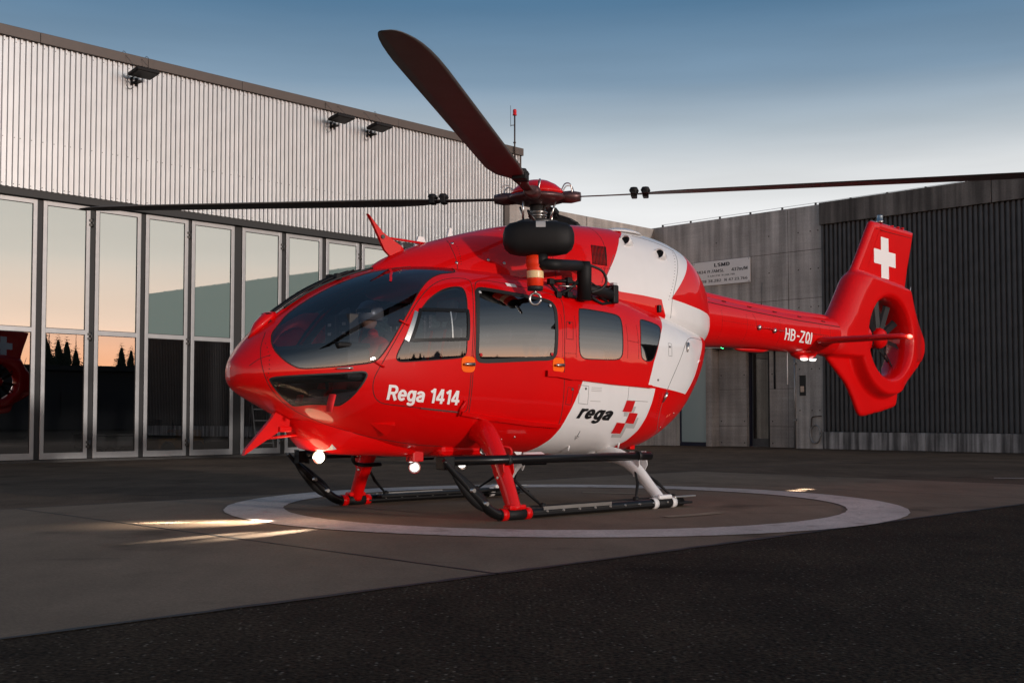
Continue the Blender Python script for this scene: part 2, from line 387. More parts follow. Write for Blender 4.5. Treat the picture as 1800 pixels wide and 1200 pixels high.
def glyph(c, w):
    """stroke skeletons of the letters used on the machine: (advance, polylines), cap height 1"""
    h = w / 2; X = .74; m = X / 2
    if c == 'R': return .64, [[(h, 0), (h, 1)], [(h, 1 - h), (.36, 1 - h)] + arc(.36, (1.46 - h) / 2, .62 - h - .36, (.54 - h) / 2, 90, -90)[1:] + [(h, .46)], [(.34, .46), (.55, 0)]]
    if c == 'e': return .58, [[(h, m - .01), (.56 - h, m - .01)] + arc(.28, m, .28 - h, m - h + .01, 0, 318, 26)]
    if c == 'g': return .60, [arc(.27, m, .27 - h, m - h + .01, 0, 360, 28), [(.57 - h, X), (.57 - h, -.06)] + arc(.30, -.06, .27 - h, .20 - h * .6, 0, -150, 12)]
    if c == 'a': return .58, [arc(.27, X - .26, .25 - h * .6, .26 - h, 160, 0, 12) + [(.53 - h, .0)], [(.53 - h, .43), (.24, .43 - .03)] + arc(.24, .21, .24 - h, .21 - h + .01, 90, 270, 10) + [(.36, h), (.53 - h, .16)]]
    if c == '1': return .46, [[(.31, 0), (.31, 1)], [(.31, .93), (.08, .74)]]
    if c == '4': return .62, [[(.41, 0), (.41, 1)], [(.37, .97), (.07, .30)], [(0.01, .28), (.60, .28)]]
    if c == 'r': return .42, [[(h, 0), (h, X)], [(h, .40)] + arc(.36, .40, .36 - h, X - h - .38, 180, 80, 8)]
    if c == 'H': return .60, [[(h, 0), (h, 1)], [(.50 - h, 0), (.50 - h, 1)], [(h, .52), (.50 - h, .52)]]
    if c == 'B': return .60, [[(h, 0), (h, 1)], [(h, 1 - h), (.26, 1 - h)] + arc(.26, .76 - h / 2, .22 - h, .24 - h / 2, 90, -90) + [(h, .52)], [(.26, .52)] + arc(.26, .26 + h / 2, .25 - h, .26 - h / 2, 90, -90) + [(h, h)]]
    if c == '-': return .46, [[(.06, .48), (.34, .48)]]
    if c == 'Z': return .56, [[(.0, 1 - h), (.46 - h * .3, 1 - h), (h * .4, h), (.48, h)]]
    if c == 'Q': return .58, [arc(.25, .5, .25 - h, .5 - h, 0, 360, 32), [(.28, .24), (.46, .0)]]
    if c == 'I': return .24, [[(h, 0), (h, 1)]]
    if c == 'L': return .54, [[(h, 1), (h, h), (.50, h)]]
    if c == 'S': return .60, [arc(.27, .745, .27 - h, .255 - h, 35, 270, 14) + arc(.27, .255, .27 - h, .255 - h + .02, 90, -145, 14)]
    if c == 'M': return .80, [[(h, 0), (h, 1)], [(.70 - h, 0), (.70 - h, 1)], [(h, .98), (.35, .16), (.70 - h, .98)]]
    if c == 'D': return .66, [[(h, 0), (h, 1)], [(h, 1 - h), (.28, 1 - h)] + arc(.28, .5, .30 - h, .5 - h, 90, -90, 16) + [(h, h)]]
    if c == 'A': return .66, [[(.03, 0), (.30, 1)], [(.57, 0), (.30, 1)], [(.12, .32), (.48, .32)]]
    if c == 'm': return .86, [[(h, 0), (h, X)], [(h, .46)] + arc(.22, .46, .22 - h, X - h - .46, 180, 0, 10) + [(.44 - h, 0)], [(.44 - h, .46)] + arc(.56, .46, .20 - h * .6, X - h - .46, 180, 0, 10) + [(.78 - h, 0)]]
    if c == '/': return .40, [[(.02, -.05), (.32, 1.03)]]
    if c == 'f': return .38, [[(.14, 0), (.14, .78)] + arc(.30, .78, .16, .20 - h, 180, 80, 8), [(.0, .64), (.32, .64)]]
    if c == 't': return .38, [[(.14, .95), (.14, .16)] + arc(.27, .16, .13, .16 - h, 180, 280, 8), [(.0, .66), (.32, .66)]]
    if c == '3': return .58, [arc(.24, .75, .24 - h, .25 - h, 150, -90, 14) + arc(.24, .26, .26 - h, .26 - h + .01, 90, -150, 14)]
    if c == '7': return .54, [[(.0, 1 - h), (.46 - h * .4, 1 - h), (.18, 0)]]
    if c == '2': return .58, [arc(.26, .72, .26 - h, .28 - h, 160, -30, 14) + [(h * .8, h), (.52, h)]]
    if c == '8': return .60, [arc(.27, .74, .22 - h * .6, .26 - h, 0, 360, 20), arc(.27, .25, .27 - h, .26 - h, 0, 360, 20)]
    if c == '0': return .60, [arc(.27, .5, .27 - h, .5 - h, 0, 360, 26)]
    if c == '6': return .60, [arc(.27, .30, .27 - h, .30 - h, 0, 360, 22), [(h, .30)] + arc(.36, .40, .36 - h, .60 - h, 180, 85, 10)]
    if c == 'N': return .68, [[(h, 0), (h, 1)], [(.58 - h, 0), (.58 - h, 1)], [(h, .98), (.58 - h, .02)]]
    if c == 'E': return .56, [[(.48, 1 - h), (h, 1 - h), (h, h), (.50, h)], [(h, .52), (.44, .52)]]
    if c == '.': return .26, [[(.03, h), (.03 + 2 * h, h)]]
    return .30, []
def strokes(body, w, shear=0.):
    """letters as unions of strokes: list of (verts as (u in 0..1 over the word, v in cap heights), triangles)"""
    chars = []; cur = 0.
    for c in body:
        adv, lines = glyph(c, w); faces = []
        for L in lines:
            L = resample(L, .12, False)
            for i in range(len(L) - 1):
                (ax_, ay), (bx_, by) = L[i], L[i + 1]; d = max(math.hypot(bx_ - ax_, by - ay), 1e-9)
                if d < 1e-6: continue
                nx_, ny = -(by - ay) / d * w / 2, (bx_ - ax_) / d * w / 2
                faces.append([(cur + ax_ + nx_, ay + ny), (cur + ax_ - nx_, ay - ny), (cur + bx_ - nx_, by - ny), (cur + bx_ + nx_, by + ny)])
                if i: faces.append([(cur + ax_ + w / 2 * math.cos(t), ay + w / 2 * math.sin(t)) for t in [k * math.pi / 6 + .1 for k in range(12)]])
        if faces: chars.append(faces)
        cur += adv
    allp = np.array([p for f in chars for q in f for p in q]); sx_ = allp[:, 0] + shear * allp[:, 1]; u0, u1 = sx_.min(), sx_.max()
    out = []
    for faces in chars:
        co = []; ed = []
        for q in faces: b = len(co); co += [Vector(p) for p in q]; ed += [(b + k, b + (k + 1) % len(q)) for k in range(len(q))]
        r = delaunay_2d_cdt(co, ed, [], 0, 1e-6); A = np.array([tuple(v) for v in r[0]]); T = np.array([list(f) for f in r[2]]); cx, cy = A[T, 0].mean(1), A[T, 1].mean(1); k = np.zeros(len(T), bool)
        for q in faces: k |= inside(q, cx, cy)
        A = np.stack([(A[:, 0] + shear * A[:, 1] - u0) / (u1 - u0), A[:, 1]], -1); out.append((A, T[k]))
    return out
# ================================================================== the setting
def sheet(name, poly, z, mat, parent=None, thick=.0):
    m = MB()
    if thick: m.prism(poly, lambda a, b: (a, b, z - thick), lambda a, b: (a, b, z))
    else: m.add([(a, b, z) for a, b in poly], [tuple(range(len(poly)))])
    return m.build(name, mat, parent)
tag(sheet('ground', [(-400, -400), (400, -400), (400, 400), (-400, 400)], 0, 'pale_asphalt'), kind='structure')
S2 = math.sqrt(.5)
def uv(u, v): return ((u + v) * S2, (u - v) * S2)
tag(sheet('near_asphalt', [uv(u, v) for u, v in ((-60, -4.94), (16.1, -4.94), (60, -4.94), (60, 60), (-60, 60))], .004, 'asphalt'), kind='structure')  # darker asphalt sheet on the near side of the pad
pad = empty('helipad', (*uv(9.1, -8.35), 0), kind='structure')
pad['label'] = 'pale concrete landing pad under the helicopter'
def loc2(p): return (p[0] - pad.location.x, p[1] - pad.location.y)
SLABS = [(-6.0, 4.79), (4.81, 13.39), (13.41, 16.1)]
for u0, u1 in SLABS:
    sheet('concrete_slab', [loc2(uv(u, v)) for u, v in ((u0, -11.75), (u1, -11.75), (u1, -4.95), (u0, -4.95))], .006, 'slab_concrete', pad)
def strip(p, q, w, z, name, mat, parent):
    a = Vector(p); b = Vector(q); d = (b - a).normalized(); nn = Vector((-d.y, d.x)); L = (b - a).length; K = max(2, int(L / .12)); pts0 = []; pts1 = []
    for i in range(K + 1):          # ragged poured edge
        c = a + d * (L * i / K); pts0.append(c + nn * w * (.5 + random.uniform(-.22, .22))); pts1.append(c - nn * w * (.5 + random.uniform(-.22, .22)))
    m = MB(); m.add([(c.x, c.y, z) for c in pts0 + pts1], [(i, i + 1, K + 2 + i, K + 1 + i) for i in range(K)]); return m.build(name, mat, parent)
for p, q, w in [(uv(4.8, -11.8), uv(4.8, -4.9), .024), (uv(13.4, -11.8), uv(13.4, -4.9), .02), (uv(-6, -4.93), uv(16.15, -4.93), .05), (uv(-6, -11.77), uv(16.1, -11.77), .025), (uv(16.11, -11.8), uv(16.11, -4.9), .02)]:
    strip(loc2(p), loc2(q), w, .009, 'joint_strip', 'joint_tar', pad)
# the painted ring, worn at its edges
m = MB(); n = 220; ro, ri = 3.45, 2.87; vs = []
for k in range(n):
    t = 2 * math.pi * k / n; j = random.uniform(-.006, .006)
    vs += [((ro + j) * math.cos(t), (ro + j) * math.sin(t), .012), ((ri - j) * math.cos(t), (ri - j) * math.sin(t), .012)]
m.add(vs, [(2 * k, 2 * ((k + 1) % n), 2 * ((k + 1) % n) + 1, 2 * k + 1) for k in range(n)]); m.build('ring_marking', 'ring_paint', pad)
# faded ochre touchdown marks under the skids, and a small white tick on the far asphalt
for a0, a1 in ((R(-62), R(-38)), (R(58), R(80))):
    vs = []
    for k in range(13):
        t = a0 + (a1 - a0) * k / 12; vs += [(1.9 * math.cos(t), 1.9 * math.sin(t), .0115), (1.75 * math.cos(t), 1.75 * math.sin(t), .0115)]
    plain('ochre_paint', (.24, .185, .12), .8, vary=.2) if 'ochre_paint' not in MATS else None
    MB().add(vs, [(2 * k, 2 * k + 2, 2 * k + 3, 2 * k + 1) for k in range(12)]).build('faded_marking', 'ochre_paint', pad)
tick = MB().add([(7.2, 17.55, .006), (7.62, 17.45, .006), (7.65, 17.55, .006), (7.23, 17.65, .006)], [(0, 1, 2, 3)]).build('painted_tick', 'ring_paint')
tag(tick, kind='structure')
# tarred repair seams in the apron towards the buildings
for p, q, w in [((-10.5, 17.2), (-3.2, 16.2), .02), ((6.0, 20.6), (13, 19.4), .03), ((3.1, 20.4), (9.8, 25.8), .03)]:
    tag(strip(p, q, w, .004, 'apron_joint', 'joint_tar', None), kind='structure')

# ------------------------------------------------------------------ hangar
HPH = R(46.2); hd = Vector((math.cos(HPH), math.sin(HPH), 0)); hn = Vector((hd.y, -hd.x, 0)); hp0 = -hn * 23
# local frame: x along the wall (s), y into the building, z up
hang = empty('hangar', hp0, HPH, 'large hangar with ribbed metal cladding above tall folding glass doors', 'hangar')
S0, S1 = 5.6, 24.32
PITCH_R = .115; NR = 9; SW = PITCH_R * NR
prof = []
for k in range(NR):
    a = k * PITCH_R
    prof += [(a, 0), (a + .012, -.040), (a + .046, -.040), (a + .058, 0)]
prof.append((SW, 0))
m = MB(); z0, z1 = 5.45, 8.43
vs = [(a, b, z0) for a, b in prof] + [(a, b, z1) for a, b in prof]; K = len(prof)
m.add(vs, [(i, i + 1, K + i + 1, K + i) for i in range(K - 1)])
first = m.build('cladding_sheet', 'cladding_paint', hang, fix=False); nsheet = 18
x0 = S1 - nsheet * SW
first.location = (x0, 0, 0)
for k in range(1, nsheet): inst(first, 'cladding_sheet', (x0 + k * SW, -.0015 * (k % 2), 0), hang)
m = MB()
for k in range(nsheet):
    for j in (0, 2, 4, 6, 8):
        for z in (5.50, 6.42, 8.32):
            s = x0 + k * SW + j * PITCH_R + .028
            m.lathe([(.0, -.01), (.011, -.008), (.011, 0)], Matrix.Translation((s, -.042, z)) @ Matrix.Rotation(R(90), 4, 'X'), 6, False)
sc = m.build('screw', 'header_black', hang); sc['kind'] = 'stuff'
# fascia along the roof edge in lengths, roof slab, return wall
for k in range(8):
    a, b = S1 + .05 - (k + 1) * 2.36 + .003, S1 + .05 - k * 2.36 - .003
    MB().box((a, -.10, 8.41), (b, .30, 8.62), bev=.008).build('fascia_length', 'fascia_brown', hang)
MB().box((S0, .31, 8.30), (S1, 14, 8.55)).build('roof', 'far_roof', hang)
MB().box((S1 - .02, .035, 0), (S1, 14, 8.29)).build('side_wall', 'cladding_paint', hang)
MB().box((S1 - .015, -.03, 5.45), (S1 + .025, .034, 8.40)).build('corner_trim', 'fascia_brown', hang)
MB().box((S0, .035, 5.45), (S1 - .03, .06, 8.29)).build('wall_lining', 'hangar_inside', hang)
MB().box((S0, .0, 5.30), (23.7, .30, 5.447)).build('door_header', 'header_black', hang)
MB().box((S0, .08, -.02), (23.7, .34, .05)).build('door_track', 'dark_metal', hang)
# inside: floor, back wall and far side
MB().box((S0, .35, -.05), (S1 - .03, 13.9, .03)).build('inner_floor', 'hangar_floor', hang)
MB().box((S0, 13.5, .03), (S1 - .03, 13.7, 8.2)).build('back_wall', 'hangar_inside', hang)
MB().box((S0, .35, .03), (S0 + .1, 13.4, 8.2)).build('inner_side_wall', 'hangar_inside', hang)
MB().box((23.7, .1, .0), (24.28, .3, 5.44)).build('door_pier', 'hangar_inside', hang)
LEAVES = [(5.75, 6.82), (6.93, 7.98), (8.07, 9.12), (9.22, 10.31), (10.43, 11.43), (11.55, 12.58), (12.69, 13.72), (13.81, 14.91), (15.12, 16.21), (16.34, 17.40), (17.52, 18.55), (18.64, 19.68), (19.79, 20.83), (20.94, 21.98), (22.2, 23.2)]
PLACE = ['leftmost pane edge beyond the frame']
for k, (a, b) in enumerate(LEAVES):
    lf = empty('door_leaf', (a, .12, 0)); lf.parent = hang; w = b - a; t = .085; D = .06
    fr = MB(); zt, zm = 5.285, 2.66
    fr.box((0, 0, .06), (t, D, zt), bev=.006); fr.box((w - t, 0, .06), (w, D, zt), bev=.006)
    fr.box((t - .002, .002, zt - t), (w - t + .002, D - .002, zt - .003)); fr.box((t - .002, .002, .063), (w - t + .002, D - .002, .06 + .13)); fr.box((t - .002, .002, zm - .045), (w - t + .002, D - .002, zm + .045))
    fr.build('frame', 'aluminium', lf)
    # each pane stands in a rebate and is never perfectly flat to its neighbour
    for nm, mt, za, zb in (('upper_pane', 'film_glass', zm + .04, zt - t + .005), ('lower_pane', 'dark_glass', .185, zm - .04)):
        q = MB(); tw = random.uniform(-.0016, .0016); q.add([(t - .004, .024, za), (w - t + .004, .024 + tw, za), (w - t + .004, .024 + tw, zb), (t - .004, .024, zb)], [(0, 1, 2, 3)])
        q.build(nm, mt, lf, fix=False)
    gk = MB(); g = .012
    for za, zb in ((zm + .045, zt - t), (.19, zm - .045)):
        gk.box((t, .012, za), (t + g, .022, zb)); gk.box((w - t - g, .012, za), (w - t, .022, zb)); gk.box((t + g, .012, za), (w - t - g, .022, za + g)); gk.box((t + g, .012, zb - g), (w - t - g, .022, zb))
    gk.build('gasket', 'rubber', lf)
    if k % 2 == 0:
        for z in (.35, 2.58, 4.95):
            h = MB(); h.tube([(w + .05, -.01, z - .09), (w + .05, -.01, z + .09)], .018, 8); h.box((w - .03, -.012, z - .07), (w + .05, .0, z - .02)); h.box((w - .03, -.012, z + .02), (w + .05, .0, z + .07)); h.build('hinge', 'dark_metal', lf)
# dark seals between the leaves
for (a, b), (c, d) in zip(LEAVES[:-1], LEAVES[1:]):
    MB().box((b + .002, .15, .06), (c - .002, .175, 5.29)).build('leaf_seal', 'rubber', hang)

def flood(s, label):
    e = empty('floodlight', hp0 + hd * s + Vector((0, 0, 8.12)), HPH, label, 'floodlight', 'floodlights under the hangar roof')
    hb = MB(); Mx = Matrix.Rotation(R(-8), 4, 'X')
    hb.box((-.26, -.62, -.035), (.26, -.20, .035), Mx, bev=.015)
    for k in range(7): hb.box((-.22 + k * .07, -.60, .034), (-.21 + k * .07, -.24, .06), Mx)
    hb.build('housing', 'black_matte', e)
    MB().box((-.22, -.58, -.042), (.22, -.24, -.036), Mx).build('lens', 'dark_metal', e)
    ar = MB(); ar.box((-.05, -.24, -.10), (.05, -.024, -.06)); ar.box((-.09, -.03, -.14), (.09, -.022, .04)); ar.tube([(-.18, -.3, -.03), (-.12, -.1, -.09), (0, -.03, -.1)], .012, 6); ar.build('bracket', 'black_matte', e)
    MB().tube(catmull([(-.2, -.12, -.03), (-.24, -.1, -.16), (-.12, -.05, -.24), (0, -.03, -.14)], 6), .007, 6).build('cable', 'rubber', e)
    st = MB(); st.tube([(-.2, -.5, .05), (-.26, -.05, .5)], .004, 5); st.tube([(.2, -.5, .05), (.1, -.05, .5)], .004, 5); st.build('stay_wire', 'dark_metal', e)
    for k in (-1, 1): MB().lathe([(0, 0), (.016, 0), (.016, .02), (0, .02)], Mx @ Matrix.Translation((k * .2, -.4, .061)), 8).build('bolt', 'steel', e)
flood(12.3, 'black floodlight on the cladding at the left, standing alone')
flood(17.55, 'black floodlight on the cladding, left one of the close pair')
flood(18.75, 'black floodlight on the cladding, right one of the close pair')
e = empty('warning_beacon', hp0 + hd * 23.95 + Vector((0, 0, 8.0)), HPH, 'red obstruction light on a thin mast at the hangar corner', 'beacon')
MB().tube([(0, -.14, 0), (0, -.14, 1.52)], .022, 8).build('mast', 'rust_dark', e)
MB().lathe([(.0, 0), (.06, 0), (.06, .03), (.05, .04), (.055, .13), (.045, .17), (0, .185)], Matrix.Translation((0, -.14, 1.50)), 16).build('lamp', 'red_decal', e)
q = MB(); q.box((-.09, -.16, .03), (.02, -.03, .06)); q.box((-.02, -.16, .70), (.03, -.1, .74)); q.build('clamp', 'rust_dark', e)
q = MB(); q.tube([(0, -.14, 1.22), (-.17, -.14, 1.18)], .012, 6); q.tube([(-.17, -.14, 1.15), (-.17, -.14, 1.75)], .006, 5); q.build('whip_antenna', 'rust_dark', e)
for s in (12.02, 12.55, 18.9):
    h = MB().tube(catmull([(0, 0, 0), (.02, 0, .07), (.07, 0, .05), (.06, 0, 0)], 5), .006, 5).build('roof_hook', 'dark_metal')
    h.location = hp0 + hd * s + Vector((0, 0, 8.61)); h.rotation_euler = (0, 0, HPH); tag(h, {12.02: 'small bent wire hook on the roof edge, left of the lone floodlight', 12.55: 'small bent wire hook on the roof edge, right of the lone floodlight', 18.9: 'small bent wire hook on the roof edge above the floodlight pair'}[s], 'hook', 'wire hooks on the hangar roof edge')

# things parked behind the glass
e = empty('tow_tractor', hp0 + hd * 14.3 - hn * 1.7, HPH + R(8), 'yellow tow tractor parked behind the hangar glass', 'tractor')
MB().box((-.65, -.35, .18), (.65, .35, .42), bev=.04).build('chassis', 'yellow_paint', e); MB().box((.05, -.3, .42), (.62, .3, .62), bev=.04).build('bonnet', 'yellow_paint', e)
q = MB(); q.box((-.5, -.25, .42), (-.1, .25, .55), bev=.03); q.box((-.55, -.25, .5), (-.45, .25, .85), bev=.03); q.build('seat', 'rubber', e)
MB().tube([(.05, 0, .6), (-.02, 0, .85)], .02, 8).lathe([(.12, 0), (.14, .01), (.12, .02)], Matrix.Translation((-.03, 0, .85)), 14).build('steering_wheel', 'rubber', e)
for x in (-.42, .42):
    for y in (-.36, .36): MB().lathe([(0, -.06), (.12, -.06), (.18, -.04), (.18, .04), (.12, .06), (0, .06)], Matrix.Translation((x, y, .18)) @ Matrix.Rotation(R(90), 4, 'X'), 18).build('wheel', 'tyre', e)
e = empty('tool_trailer', hp0 + hd * 12.55 - hn * 1.6, HPH, 'low grey trailer with checker plate lid behind the hangar glass', 'trailer')
MB().box((-.55, -.3, .25), (.55, .3, .5), bev=.02).build('bin', 'galvanised', e); MB().box((-.57, -.32, .503), (.57, .32, .54), bev=.01).build('lid', 'checker_plate', e)
MB().tube([(.55, 0, .3), (1.05, 0, .24)], .025, 8).build('drawbar', 'dark_metal', e)
for x in (-.3, .3):
    for y in (-.3, .3): MB().lathe([(0, -.04), (.10, -.04), (.125, 0), (.10, .04), (0, .04)], Matrix.Translation((x, y, .125)) @ Matrix.Rotation(R(90), 4, 'X'), 16).build('wheel', 'tyre', e)
e = empty('step_ladder', hp0 + hd * 16.75 - hn * 1.5, HPH, 'white step ladder standing behind the hangar glass', 'ladder')
for x in (-.25, .25): MB().tube([(x, 0, 0), (x, .25, 1.2)], .022, 8).build('rail', 'label_grey', e); MB().tube([(x, .55, 0), (x, .27, 1.19)], .018, 8).build('rail', 'label_grey', e)
for k in range(4): MB().box((-.25, .02 + k * .055, .25 + k * .28), (.25, .12 + k * .055, .28 + k * .28)).build('tread', 'label_grey', e)

# ------------------------------------------------------------------ concrete building round the corner
RPH = R(134.74 + 180); rd = Vector((math.cos(RPH), math.sin(RPH), 0)); corner = Vector((4.517, 38.06, 0))
# local frame: x along the wall from the corner towards the right, y outwards (to the apron) is -n
conc = empty('concrete_building', corner, RPH, 'weathered bare concrete building with dark ribbed sheet facade on the right', 'building')
# outward normal in the local frame: local -y  (rd rotated by -90 deg)
WT = 7.05
def rbox(name, mat, r0, r1, y0, y1, z0, z1, parent=conc, bev=0.): return MB().box((r0, y0, z0), (r1, y1, z1), bev=bev).build(name, mat, parent)
rbox('upper_wall', 'wall_concrete', -.2, 6.27, 0, .6, 3.03, WT, bev=.02)
rbox('wall_section', 'wall_concrete', 5.36, 6.27, .0, .6, 0, 3.028)
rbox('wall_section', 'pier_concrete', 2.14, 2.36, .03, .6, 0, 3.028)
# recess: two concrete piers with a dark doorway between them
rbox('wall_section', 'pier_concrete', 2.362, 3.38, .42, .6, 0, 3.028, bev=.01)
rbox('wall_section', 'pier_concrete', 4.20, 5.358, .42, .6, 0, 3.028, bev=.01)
rbox('wall_section', 'wall_concrete', -.2, 1.0, .0, .6, 0, 3.028)
dr = rbox('door', 'dark_cladding', 3.40, 4.02, .70, .74, .02, 3.0)
p_ = MB(); p_.add([(3.44, .695, .25), (3.98, .695, .25), (3.98, .695, 2.85), (3.44, .695, 2.85)], [(0, 1, 2, 3)]); p_.build('door_glass', 'office_glass', dr, fix=False)
rbox('recess_ceiling', 'wall_concrete', 2.362, 5.358, .601, 1.4, 2.9, 3.2); rbox('door_frame', 'blue_frame', 3.381, 3.40, .55, .72, 0, 3.02); rbox('door_reveal', 'header_black', 4.02, 4.199, .62, .74, 0, 3.02)
wn_ = MB(); wn_.add([(1.06, .22, .12), (2.06, .22, .12), (2.06, .22, 2.95), (1.06, .22, 2.95)], [(0, 1, 2, 3)]); wf = wn_.build('frosted_window', 'frosted_glass', conc, fix=False)
fr = MB(); fr.box((1.0, .2, 0), (1.06, .3, 3.02)); fr.box((2.06, .2, 0), (2.139, .3, 3.02)); fr.box((1.06, .2, 0), (2.06, .3, .12)); fr.box((1.06, .2, 2.95), (2.06, .3, 3.02)); fr.build('window_frame', 'blue_frame', wf)
# form-tie holes and pour lines in the bare concrete
tie = MB()
for r in (2.45, 3.30, 4.30, 5.25):
    for z in (.12, .78, 2.2): tie.lathe([(0, -.003), (.022, -.003), (.022, .004)], Matrix.Translation((r, .418, z)) @ Matrix.Rotation(R(90), 4, 'X'), 8)
for r in (5.5, 6.15, .5, 2.6, 4.5, 5.9):
    for z in (1.1, 2.3, 4.1, 5.2, 6.3):
        if (r < 5.3 and z < 3): continue
        tie.lathe([(0, -.003), (.02, -.003), (.02, .004)], Matrix.Translation((r, -.002, z)) @ Matrix.Rotation(R(90), 4, 'X'), 8)
tie.build('form_tie_hole', 'rust_dark', conc)['kind'] = 'stuff'
pl = MB()
for z in (4.35, 5.75): pl.box((0, -.004, z), (6.26, .001, z + .012))
for r in (5.15,): pl.box((r, -.004, 3.1), (r + .012, .001, WT - .05))
for z in (.62, 1.75): pl.box((2.364, .415, z), (3.378, .421, z + .01)); pl.box((4.202, .415, z), (5.356, .421, z + .01))
pl.box((4.85, .415, 0), (4.858, .421, 3.0)); pl.build('pour_line', 'rust_dark', conc)['kind'] = 'stuff'
# right part: concrete band, dark ribbed sheets, plinth
for k in range(5):
    rbox('parapet_block', 'band_concrete', 6.275 + k * 5.0, 6.27 + (k + 1) * 5.0 - .012, -.16, .6, 6.42, WT + .01, bev=.015)
for k in range(8):
    rbox('plinth_block', 'plinth_concrete', 6.275 + k * 3.1, 6.27 + (k + 1) * 3.1 - .01, -.09, .6, 0, .485, bev=.012)
rbox('backing_wall', 'header_black', 6.28, 31.0, .1, .6, .49, 6.41)
rbox('end_wall', 'wall_concrete', 31.0, 31.3, -.05, 12, 0, WT + .02)
DP, DN = .14, 7; prof = []
for k in range(DN):
    a = k * DP; prof += [(a, 0), (a + .012, -.075), (a + .078, -.075), (a + .090, 0)]
prof.append((DN * DP, 0)); K = len(prof)
m = MB(); m.add([(a, b, .50) for a, b in prof] + [(a, b, 6.44) for a, b in prof], [(i, i + 1, K + i + 1, K + i) for i in range(K - 1)])
d0 = m.build('ribbed_sheet', 'dark_cladding', conc, fix=False); d0.location = (6.29, -.0, 0)
for k in range(1, 25): inst(d0, 'ribbed_sheet', (6.29 + k * DN * DP, -.002 * (k % 2), 0), conc)
rbox('roof_slab', 'far_roof', .5, 31, .61, 12, 6.6, 6.9)
# left wing of the same building, standing just proud of the hangar wall
LW = Vector((hd.x, hd.y, 0)); ds = 30.6 - 23.81
lwing = empty('concrete_wing', corner + hn * .16, HPH, 'low bare concrete wing wall between the hangar and the corner', 'wall')
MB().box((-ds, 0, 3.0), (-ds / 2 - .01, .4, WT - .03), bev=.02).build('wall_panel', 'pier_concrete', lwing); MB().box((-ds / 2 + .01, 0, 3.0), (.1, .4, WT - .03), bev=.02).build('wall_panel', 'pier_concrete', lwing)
MB().box((-ds, .02, 0), (.1, .4, 2.99)).build('lower_wall', 'wall_concrete', lwing)
MB().box((-ds - .18, .02, 0), (-ds - .002, .3, WT - .1)).build('end_shade', 'fascia_brown', lwing)  # dark brown strip painted in for the shaded end of the wing wall
# lightning wire on little posts along the parapet
e = empty('roof_wire', corner, RPH, 'thin wire on small posts along the concrete parapet', 'wire')
px_ = [.4 + k * 1.12 for k in range(27)]
for x in px_: MB().box((x - .02, .12, WT), (x + .02, .18, WT + .09)).build('post', 'header_black', e)
MB().tube([(x, .15, WT + .085) for x in px_], .006, 5).build('wire', 'galvanised', e)
# sign board with the site data
e = empty('site_sign', corner + rd * 1.75 + Vector((0, 0, 4.99)), RPH, 'white data sign LSMD on the concrete wall above the tail boom', 'sign')
MB().box((0, -.05, 0), (2.11, -.015, .755), bev=.006).build('board', 'sign_white', e)
def sign_text(body, x0, x1, z0, z1, mat, w=.15):
    for A, T in strokes(body, w): MB().add([(x0 + (x1 - x0) * u, -.053, z0 + (z1 - z0) * v) for u, v in A], T.tolist()).build('letter', mat, e)
sign_text('LSMD', .80, 1.38, .565, .675, 'sign_text', .19)
sign_text('1434 ft /AMSL', .14, 1.17, .390, .482, 'sign_text', .15); sign_text('437m/M', 1.44, 2.02, .385, .485, 'sign_text', .16)
sign_text('E 686.018  N 248.788', .56, 1.56, .265, .315, 'sign_faded', .15); sign_text('E 008 38.282', .10, 1.06, .095, .180, 'sign_faded', .17); sign_text('N 47 23.766', 1.18, 2.02, .095, .180, 'sign_faded', .17)
for x in (.04, 2.07):
    for z in (.04, .715): MB().lathe([(0, 0), (.014, 0), (.014, .006), (0, .008)], Matrix.Translation((x, -.05, z)) @ Matrix.Rotation(R(90), 4, 'X'), 8).build('screw', 'dark_metal', e)
# wall fittings
e = empty('drain_pipe', corner + rd * 5.36, RPH, 'thin metal conduit running up the concrete wall edge', 'pipe')
MB().tube([(0, -.05, .02), (0, -.05, 2.95)], .028, 10).build('pipe', 'galvanised', e)
for z in (.8, 2.45): MB().box((-.045, -.085, z), (.045, .0, z + .05)).build('clip', 'galvanised', e)
e = empty('switch_niche', corner + rd * 5.60 + Vector((0, 0, 1.55)), RPH, 'small dark niche with a pale switch box in the concrete wall', 'switch box')
MB().box((-.10, -.012, -.02), (.10, .0, .55)).build('niche', 'header_black', e); MB().box((-.055, -.05, .08), (.055, -.012, .25), bev=.008).build('switch_box', 'beige_box', e); MB().box((-.105, -.03, .55), (.105, 0, .57)).build('hood', 'rust_dark', e)
e = empty('cable_loop', corner + rd * 6.02 + Vector((0, 0, .42)), RPH, 'grey cable coiled on the wall beside the plinth', 'cable')
cp = [(.16 * math.cos(t), -.04, .26 * math.sin(t)) for t in [k * 2 * math.pi / 24 for k in range(25)]]
MB().tube(cp, .022, 8).build('coil', 'galvanised', e); MB().tube(catmull([(-.14, -.04, .1), (-.12, -.04, .42), (-.05, -.04, .5), (.2, -.04, .52)], 6), .014, 6).build('lead', 'rust_dark', e)

